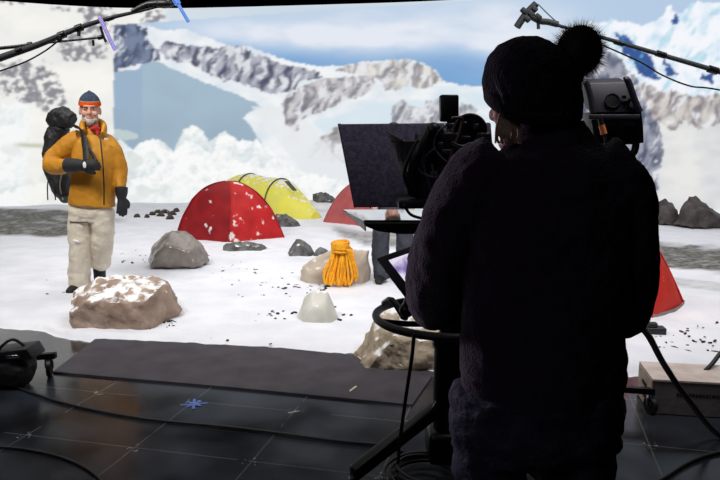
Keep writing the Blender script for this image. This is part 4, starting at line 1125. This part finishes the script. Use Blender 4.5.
# film camera
fc = thing('film_camera', 'black film camera wrapped in cables, mounted behind the teleprompter', 'camera', (PX, PY, 1.155))
bm = B(); b0, b1 = P(418, 200, 2.8), P(488, 132, 2.8)
box(bm, ((b0.x + b1.x) / 2, 2.86, (b0.z + b1.z) / 2), (b1.x - b0.x, .30, b1.z - b0.z), None, .012)
box(bm, (P(440, 195, 2.75).x, 2.84, P(440, 203, 2.75).z), (.34, .3, .035), None, .006)
obj('camera_body', bm, BLACK, fc)
bm = B(); slab(bm, [P(388, 134, 2.80), P(404, 141, 2.72), P(408, 178, 2.72), P(399, 172, 2.80)], Vector((.012, .02, 0)), .003)
slab(bm, [P(404, 141, 2.72), P(432, 140, 2.74), P(434, 206, 2.74), P(407, 195, 2.72)], Vector((0, .03, 0)), .004); mnp = obj('side_monitor', bm, BLACK, fc)
bm = B(); tube(bm, [P(387.5, 132.5, 2.795), P(402, 140, 2.715)], .004, 6, 1); tube(bm, [P(391, 141, 2.79), P(397, 144, 2.75), P(399, 162, 2.75)], .0025, 6, 1); obj('edge_trim', bm, GREY, mnp)
bm = B(); tube(bm, [P(412, 172, 2.66), P(418, 152, 2.64), P(426, 136, 2.66), P(433, 129, 2.68), P(440, 134, 2.7)], .022, 12, 5); ell(bm, P(433, 130, 2.67), .03); obj('viewfinder', bm, BLACK, fc)
bm = B(); cc = P(470, 131, 2.72); cyl(bm, cc, cc + Vector((0, .14, 0)), .068, 28); ring(bm, cc, .062, .008, (0, 1, 0), 32, 8); ring(bm, cc + Vector((.0, -.004, 0)), .04, .005, (0, 1, 0), 24, 6); cyl(bm, cc - Vector((0, .012, 0)), cc, .03, 16); obj('film_magazine', bm, BLACK, fc)
for (x0, y0, w, h) in ((428, 150, 7, 6), (446, 152, 9, 5), (456, 160, 12, 8), (470, 158, 6, 12), (446, 170, 8, 5), (480, 156, 8, 10), (460, 176, 10, 6), (464, 124, 5, 4), (476, 127, 4, 6), (466, 138, 8, 4), (440, 146, 5, 7), (434, 176, 7, 9)):
    bm = B(); c = P(x0, y0, 2.69); box(bm, c, (w / 240, .04, h / 240), None, .004); obj('control_block', bm, GREY, fc)
for col, r, pts in ((mat('red_brown_wire', (96, 56, 50), .5), .0062, ((452, 118), (462, 119), (460, 132), (452, 152), (446, 178), (441, 206))),
                    (mat('grey_wire', (92, 90, 96), .5), .0045, ((420, 158), (418, 168), (428, 176), (440, 176), (452, 162), (462, 164))),
                    (mat('grey_wire', (92, 90, 96), .5), .0045, ((432, 164), (434, 172), (440, 178), (444, 182))),
                    (mat('grey_wire', (92, 90, 96), .5), .004, ((452, 142), (462, 146), (472, 143), (482, 150), (486, 166))), (mat('blue_grey_wire', (70, 78, 100), .5), .004, ((436, 148), (428, 154), (424, 164), (430, 186), (436, 204))),
                    (mat('grey_wire', (92, 90, 96), .5), .0035, ((446, 126), (438, 132), (434, 146), (442, 158), (454, 168), (458, 190))), (RUBBER, .006, ((404, 205), (410, 214), (420, 218), (432, 220))), (RUBBER, .007, ((418, 140), (410, 155), (404, 175), (412, 196))), (RUBBER, .007, ((440, 134), (450, 145), (458, 150), (468, 170), (470, 195)))):
    bm = B(); tube(bm, [P(x_, y_, 2.635 + .008 * i) for i, (x_, y_) in enumerate(pts)], r, 7, 6); obj('wire', bm, col, fc)
# wireless transmitter
tx = thing('wireless_transmitter', 'black block-shaped wireless transmitter standing on top of the camera', 'transmitter', tuple(P(450, 124, 2.8)))
bm = B(); slab(bm, [P(440.5, 94.5, 2.76), P(459, 94.5, 2.76), P(459, 121.5, 2.76), P(441, 121.5, 2.76)], Vector((0, .06, 0)), .007); obj('housing', bm, BLACK, tx)
bm = B(); cyl(bm, P(450, 132, 2.80), P(450, 120, 2.80), .014); box(bm, P(452, 125, 2.78), (.06, .05, .014), None, .003); obj('bracket', bm, STEEL, tx)

# teleprompter
tp = thing('teleprompter', 'teleprompter with big dark hood and flat monitor tray, before the camera', 'teleprompter', tuple(P(420, 212, 3.25)))
bm = B(); slab(bm, [P(338.5, 124, 3.12), P(491, 122.5, 3.12), P(498, 207, 3.04), P(355, 207.5, 3.04)], Vector((0, .05, 0)), .008); obj('hood', bm, FLOCK, tp)
bm = B(); slab(bm, [P(337.5, 123.5, 3.13), P(341, 123.5, 3.13), P(357.5, 207, 3.05), P(354, 208, 3.05)], Vector((0, .07, 0)), .003); obj('hood_edge', bm, GREY, tp)
bm = B(); tz = P(0, 212.5, 3.6).z
g1, g2_, g3, g4 = P(343, 212.6, 3.6), P(448, 210.5, 3.6), P(452, 222, 3.12), P(364, 222.3, 3.12)
for q in (g1, g2_, g3, g4): q.z = 1.108
slab(bm, [g1, g2_, g3, g4], Vector((0, 0, .006))); obj('glass', bm, mat('smoked_glass', (60, 66, 76), .04, .0, (58, 64, 74), 2, spec=1.0, coat=1.0), tp, True)
bm = B(); slab(bm, [P(363, 223, 3.10), P(455, 223, 3.10), P(456, 235, 3.10), P(400, 234, 3.10), P(378, 231.5, 3.10), P(367, 227, 3.10)], Vector((0, .30, .0)), .003); obj('monitor_tray', bm, BLACK, tp)
bm = B(); slab(bm, [g1 + Vector((0, 0, -.002)), g4 + Vector((0, 0, -.002)), g4 + Vector((.005, 0, -.045)), g1 + Vector((.04, 0, -.02))], Vector((.006, 0, 0))); obj('side_bracket', bm, mat('light_bracket', (150, 148, 146), .4, .4), tp, True)
bm = B(); tube(bm, [P(446, 205, 3.06), P(446, 226, 3.08), P(452, 232, 2.95)], .014, 8, 3); tube(bm, [P(484, 205, 3.06), P(470, 232, 2.95)], .014, 8, 1); obj('mounting_rod', bm, BLACKM, tp)

# operator's tablet monitor
A_, B_, C_ = P(376, 258, 2.52), P(406, 297, 2.46), P(428, 240, 2.56)
D_ = C_ + (B_ - A_)
tb = thing('tablet_monitor', 'tilted black tablet monitor with a purple picture, held by the operator', 'monitor', tuple(B_))
nrm = (B_ - A_).cross(C_ - A_).normalized()
if nrm.y > 0: nrm = -nrm
bm = B(); slab(bm, [A_, B_, D_, C_], -nrm * .025, .006); obj('casing', bm, BLACK, tb)
pic = bpy.data.materials.new('purple_picture'); pic.use_nodes = True
n_ = pic.node_tree.nodes; l_ = pic.node_tree.links; bb = n_['Principled BSDF']
t_ = n_.new('ShaderNodeTexCoord'); no = n_.new('ShaderNodeTexNoise'); no.inputs['Scale'].default_value = 14; no.inputs['Detail'].default_value = 3
l_.new(t_.outputs['Object'], no.inputs['Vector'])
cr = n_.new('ShaderNodeValToRGB'); cr.color_ramp.elements[0].color = (*lin((142, 122, 184)), 1); cr.color_ramp.elements[1].color = (*lin((240, 232, 252)), 1)
cr.color_ramp.elements[0].position = .38; cr.color_ramp.elements[1].position = .54
l_.new(no.outputs['Fac'], cr.inputs['Fac']); l_.new(cr.outputs['Color'], bb.inputs['Emission Color']); bb.inputs['Emission Strength'].default_value = .9; bb.inputs['Base Color'].default_value = (.02, .02, .02, 1)
def inset(u, v): return A_ + (B_ - A_) * u + (C_ - A_) * v + nrm * .003
bm = B(); slab(bm, [inset(.14, .16), inset(.88, .16), inset(.88, .92), inset(.14, .92)], nrm * .001); obj('screen', bm, pic, tb, True)
bm = B(); mid = A_ + (B_ - A_) * .8 + (C_ - A_) * .3 - nrm * .02
e_ = P(404, 318, 2.56)
cyl(bm, mid, mid + (e_ - mid) * .75, .022); ell(bm, mid + (e_ - mid) * .75, .03); cyl(bm, mid + (e_ - mid) * .6, e_, .016); tube(bm, [e_, P(392, 300, 2.6), P(384, 303, 2.7)], .012, 8, 3)
obj('mount_arm', bm, BLACKM, tb)

# studio lamp on a rolling stand, behind the operator
DL = 3.6; Q = lambda px, py, dy=0.: P(px, py, DL + dy)
base = Q(602, 382); base.z = 0
lp = thing('studio_lamp', 'dark boxy studio lamp on a wheeled stand right behind the operator', 'lamp', (base.x, base.y, 0))
bm = B(); slab(bm, [Q(586, 83), Q(628, 81.5), Q(639, 112, -.06), Q(592, 113, -.06)], Vector((0, .12, .03)), .008)
obj('housing', bm, GREY, lp)
bm = B(); slab(bm, [Q(590, 112, -.05), Q(640, 111, -.05), Q(641, 144, -.02), Q(596, 146, -.02)], Vector((0, .14, 0)), .008); lw = obj('ballast', bm, BLACK, lp)
bm = B(); box(bm, Q(614, 117, -.08), (.26, .02, .025), None, .003); box(bm, Q(607, 122, -.07), (.08, .012, .03), None, .003); box(bm, Q(629, 122, -.07), (.07, .012, .03), None, .003); obj('control_panel', bm, GREY, lw)
bm = B(); c = Q(612, 101, -.045); nn = Vector((0, -1, .25)).normalized(); cyl(bm, c, c + nn * .006, .038, 24); ring(bm, c + nn * .006, .036, .004, nn, 28, 6); obj('fan', bm, BLACK, lp)
for (x_, y_) in ((624, 97), (626, 102), (627, 107), (630, 100)):
    bm = B(); box(bm, Q(x_, y_, -.05), (.018, .02, .016), None, .003); obj('knob', bm, BLACK, lp)
for pts in (((584, 82), (586, 83), (590, 96), (593, 113)), ((625, 80), (628, 81), (635, 101), (640, 112))):
    bm = B(); tube(bm, [Q(x_, y_, -.07) for x_, y_ in pts], .017, 8, 3); obj('side_handle', bm, GREY, lp)
bm = B(); tube(bm, [Q(639, 111, -.06), Q(641, 128, -.06), Q(641.5, 143, -.06)], .011, 8, 3); obj('guard_rail', bm, BLACKM, lp)
bm = B(); cyl(bm, Q(600, 118, -.09), Q(602, 126, -.09), .014); obj('power_plug', bm, RUBBER, lp)
bm = B(); tube(bm, [Q(603.5, 133, -.09), Q(606, 142, -.09), Q(604, 149, -.05)], .008, 8, 3); obj('power_lead', bm, RUBBER, lp)
bm = B(); cyl(bm, Q(601.5, 125, -.09), Q(604, 134, -.09), .016); obj('plug_ring', bm, mat('orange_plug', (220, 128, 72), .5), lp)
bm = B(); slab(bm, [Q(598, 146.5), Q(622, 147), Q(620, 150.5), Q(600, 150)], Vector((0, .1, 0)), .003); obj('tilt_bracket', bm, STEEL, lp)
bm = B(); tube(bm, [Q(636, 143), Q(634, 152), Q(626, 159), Q(612, 160), Q(603, 156)], .020, 8, 5); obj('yoke', bm, BLACKM, lp)
bm = B(); cyl(bm, base + Vector((0, 0, .09)), Vector((base.x, base.y, Q(602, 152).z)), .02); cyl(bm, base + Vector((0, 0, .05)), base + Vector((0, 0, .3)), .03); obj('post', bm, BLACKM, lp)
gw = G(650, 413); z0 = P(650, 394, gw.y).z
e0 = Vector((gw.x, gw.y, 0)) - base
for a in (0, 120, 240):
    e = Matrix.Rotation(math.radians(a), 3, 'Z') @ e0
    p0 = base + Vector((0, 0, z0)); p1 = base + e * 1.06 + Vector((0, 0, z0)); s = e.normalized().cross(Vector((0, 0, 1))) * .017
    bm = B(); slab(bm, [p0 - s, p1 - s, p1 + s, p0 + s], Vector((0, 0, .034)), .003); obj('leg', bm, BLACKM, lp)
    caster(lp, Vector((p1.x, p1.y, z0)), base + e, .045)

# ------------------------------------------------------------------ overhead booms
def boom(label, path, r, DB, post_px, extra):
    p_end = P(*path[0], DB)
    t = thing('microphone_boom', label, 'boom pole', (p_end.x, DB, 0))
    bm = B(); tube(bm, [P(x_, y_, DB) for x_, y_ in path], r, 10, 4); obj('boom_pole', bm, mat('boom_carbon', (34, 37, 42), .8, 0), t)
    bm = B(); cyl(bm, (p_end.x, DB, .05), (p_end.x, DB, p_end.z + .05), .025); obj('post', bm, BLACKM, t)
    for a in (90, 210, 330):
        bm = B(); e = Vector((math.cos(math.radians(a)), math.sin(math.radians(a)), 0)); tube(bm, [Vector((p_end.x, DB, .5)), Vector((p_end.x, DB, .03)) + e * .5], .015, 8, 1); obj('leg', bm, BLACKM, t)
    return t
DB = 5.0
lb_ = boom('long dark boom arm reaching in from the left top over the set', [(-110, 97), (0, 58), (40, 44), (76, 29), (110, 18), (140, 11), (172, 3)], (.029, .007), DB, 0, None)
for (x_, y_) in ((20, 50.5), (62, 35), (79, 28), (110, 18.5)):
    bm = B(); v = P(x_, y_, DB); dirb = (P(x_ + 5, y_ - 1.8, DB) - v).normalized(); cyl(bm, v - dirb * .025, v + dirb * .025, .026 if x_ < 100 else .016, 12)
    if x_ == 79: cyl(bm, v, v + Vector((0, -.01, -.055)), .012, 10)
    if x_ == 62: box(bm, v + Vector((-.01, -.02, -.03)), (.03, .03, .05), None, .005)
    obj('clamp', bm, BLACKM, lb_)
bm = B(); tube(bm, [P(132, 12, DB), P(146, 5, DB), P(158, 3.5, DB), P(170, 2.5, DB)], (.018, .026), 10, 4); ell(bm, P(164, 4, DB), (.07, .035, .03)); obj('microphone', bm, BLACK, lb_)
sa = thing('support_arm', 'thin dark arm with a T bar end below the left boom', 'boom pole', tuple(P(0, 48, 5.2)))
bm = B(); tube(bm, [P(-110, 56, 5.2), P(0, 48.2, 5.2), P(29, 44.8, 5.2)], .013, 8, 3); tube(bm, [P(29, 44.8, 5.2), P(60, 41.5, 5.2), P(101, 37.5, 5.2)], .008, 8, 3); obj('arm', bm, BLACKM, sa)
bm = B(); tube(bm, [P(100.5, 26.5, 5.2), P(103, 35, 5.2), P(106, 42, 5.2)], .010, 8, 2); cyl(bm, P(98, 38, 5.2), P(102, 37, 5.2), .016); tube(bm, [P(93, 40, 5.2), P(93.5, 46, 5.2)], .009, 8, 1); obj('tee_bar', bm, BLACKM, sa)
bm = B(); cyl(bm, P(28, 45, 5.2), P(32, 44.4, 5.2), .02); obj('clamp', bm, BLACKM, sa)
vp = P(-110, 56, 5.2); bm = B(); cyl(bm, (vp.x, 5.2, .04), (vp.x, 5.2, vp.z + .04), .02); cyl(bm, (vp.x, 5.2, 0), (vp.x, 5.2, .04), .2); obj('post', bm, BLACKM, sa)
cable([P(-110, 90, 5.1), P(-20, 77, 5.08), P(0, 71, 5.05), P(25, 62, 5.02), P(45, 51, 5.0), P(58, 41, 4.97)], .006, 'thin black cable sagging below the left boom arm')
BLUE = mat('blue_tube', (70, 120, 210), .4, 0, (110, 150, 225), 3, emit=.35)
PINKB = mat('blue_pink_tube', (90, 140, 215), .4, 0, (196, 130, 180), 4, emit=.35, contrast=(.4, .6))
bm = B(); tube(bm, [P(99.5, 17, 4.9), P(107, 33, 4.9), P(115, 50, 4.9)], .014, 8, 2); tag(obj('tube_light', bm, PINKB), 'thin blue and pink light tube clipped to the left boom', 'light tube')
bm = B(); top = P(170, -8, 9.0); cyl(bm, P(188.5, 22, 9.0), P(178, 4, 9.0), .022); cyl(bm, P(178, 4, 9.0), P(160, -27, 9.0), .042); hk = P(160, -27, 9.0); cyl(bm, hk, (hk.x, hk.y, RZ), .006, 6); tag(obj('tube_light', bm, BLUE), 'blue light tube hanging down from the dark ceiling', 'light tube')
rb = boom('thin dark microphone boom reaching in from the right behind the pompom', [(830, 106), (720, 72), (655, 53), (604, 38), (560, 26), (540, 21)], (.020, .009), 5.0, 0, None)
for (x_, y_, r_) in ((713, 70, .026), (661, 54.5, .022), (619, 43, .018)):
    bm = B(); v = P(x_, y_, 5.0); dirb = (P(x_ + 5, y_ + 1.5, 5.0) - v).normalized(); cyl(bm, v - dirb * .035, v + dirb * .035, r_, 12); obj('clamp', bm, BLACKM, rb)
bm = B(); tube(bm, [P(517, 27, 4.98), P(526, 14, 4.98), P(536, 4, 4.98)], .026, 10, 3); obj('microphone', bm, mat('dark_mic', (30, 34, 37), .7), rb)
bm = B()
for (x_, y_) in ((524, 11), (531, 14), (527, 19), (534, 9), (538, 17)): box(bm, P(x_, y_, 4.97), (.05, .04, .035), Matrix.Rotation(.7, 3, 'Y'), .008)
tube(bm, [P(530, 16, 4.97), P(540, 21, 4.98), P(548, 22, 5.0), P(558, 24.5, 5.0)], .022, 8, 4); tube(bm, [P(538, 20, 4.98), P(538.5, 29, 4.98)], .012, 8, 1)
obj('shock_mount', bm, mat('dark_mic', (30, 34, 37), .7), rb)
bm = B(); tube(bm, [P(538, 4, 5.0), P(548, 14, 5.0), P(560, 25, 5.0)], .005, 6, 4); obj('lead', bm, mat('teal_lead', (80, 120, 130), .5), rb)
cable([P(600, 44, 5.05), P(640, 62, 5.05), P(662, 75, 5.05), P(690, 86, 5.05), P(720, 90, 5.05), P(830, 112, 5.05)], .006, 'thin black cable sagging below the right boom')

# ------------------------------------------------------------------ lights, camera
def area(name, loc, target, size, sizey, power, color=(1, 1, 1), spread=math.pi):
    l = bpy.data.lights.new(name, 'AREA'); l.shape = 'RECTANGLE'; l.size = size; l.size_y = sizey; l.energy = power; l.color = color; l.spread = spread
    o = bpy.data.objects.new(name, l); C.objects.link(o); o.location = loc
    o.rotation_euler = (Vector(target) - Vector(loc)).to_track_quat('-Z', 'Y').to_euler()
    return o
area('overhead_softbox', (0, 10.2, 6.2), (0, 10.2, 0), 16.0, 7.0, 310, (1, .985, .97), math.radians(120))
area('front_softbox', (-3.6, 3.0, 5.4), (-2.2, 7.6, .3), 3.2, 1.0, 118, (1, .97, .93), math.radians(100))
area('front_softbox', (2.6, 3.0, 5.4), (1.6, 7.2, .3), 3.2, 1.0, 112, (1, .97, .95), math.radians(100))
area('room_fill', (-3.2, -1.5, 3.6), (.6, 2.6, 1.2), 1.5, 1.0, 3.6, (.86, .82, 1), math.radians(80))  # unseen weak fill, added to lift the dark hood and rig
area('added_rim_light', (-2.0, 3.6, 1.7), (.1, 1.75, 1.15), .6, .6, 1.6, (.9, .72, 1), math.radians(30))  # unseen purple rim light, added to tint the operator's left sleeve
w = bpy.data.worlds.new('World'); S.world = w; w.use_nodes = True
w.node_tree.nodes['Background'].inputs[0].default_value = (.3, .35, .5, 1); w.node_tree.nodes['Background'].inputs[1].default_value = .01
cam = bpy.data.cameras.new('Camera'); co = bpy.data.objects.new('Camera', cam); C.objects.link(co)
cam.sensor_width = 36; cam.lens = F * 36 / 720; cam.clip_start = .05; cam.clip_end = 100
co.location = (0, 0, CAMZ); co.rotation_euler = (math.pi / 2 - PITCH, 0, 0)
S.camera = co
S.view_settings.view_transform = 'Standard'; S.view_settings.look = 'None'
S.cycles.max_bounces = 6
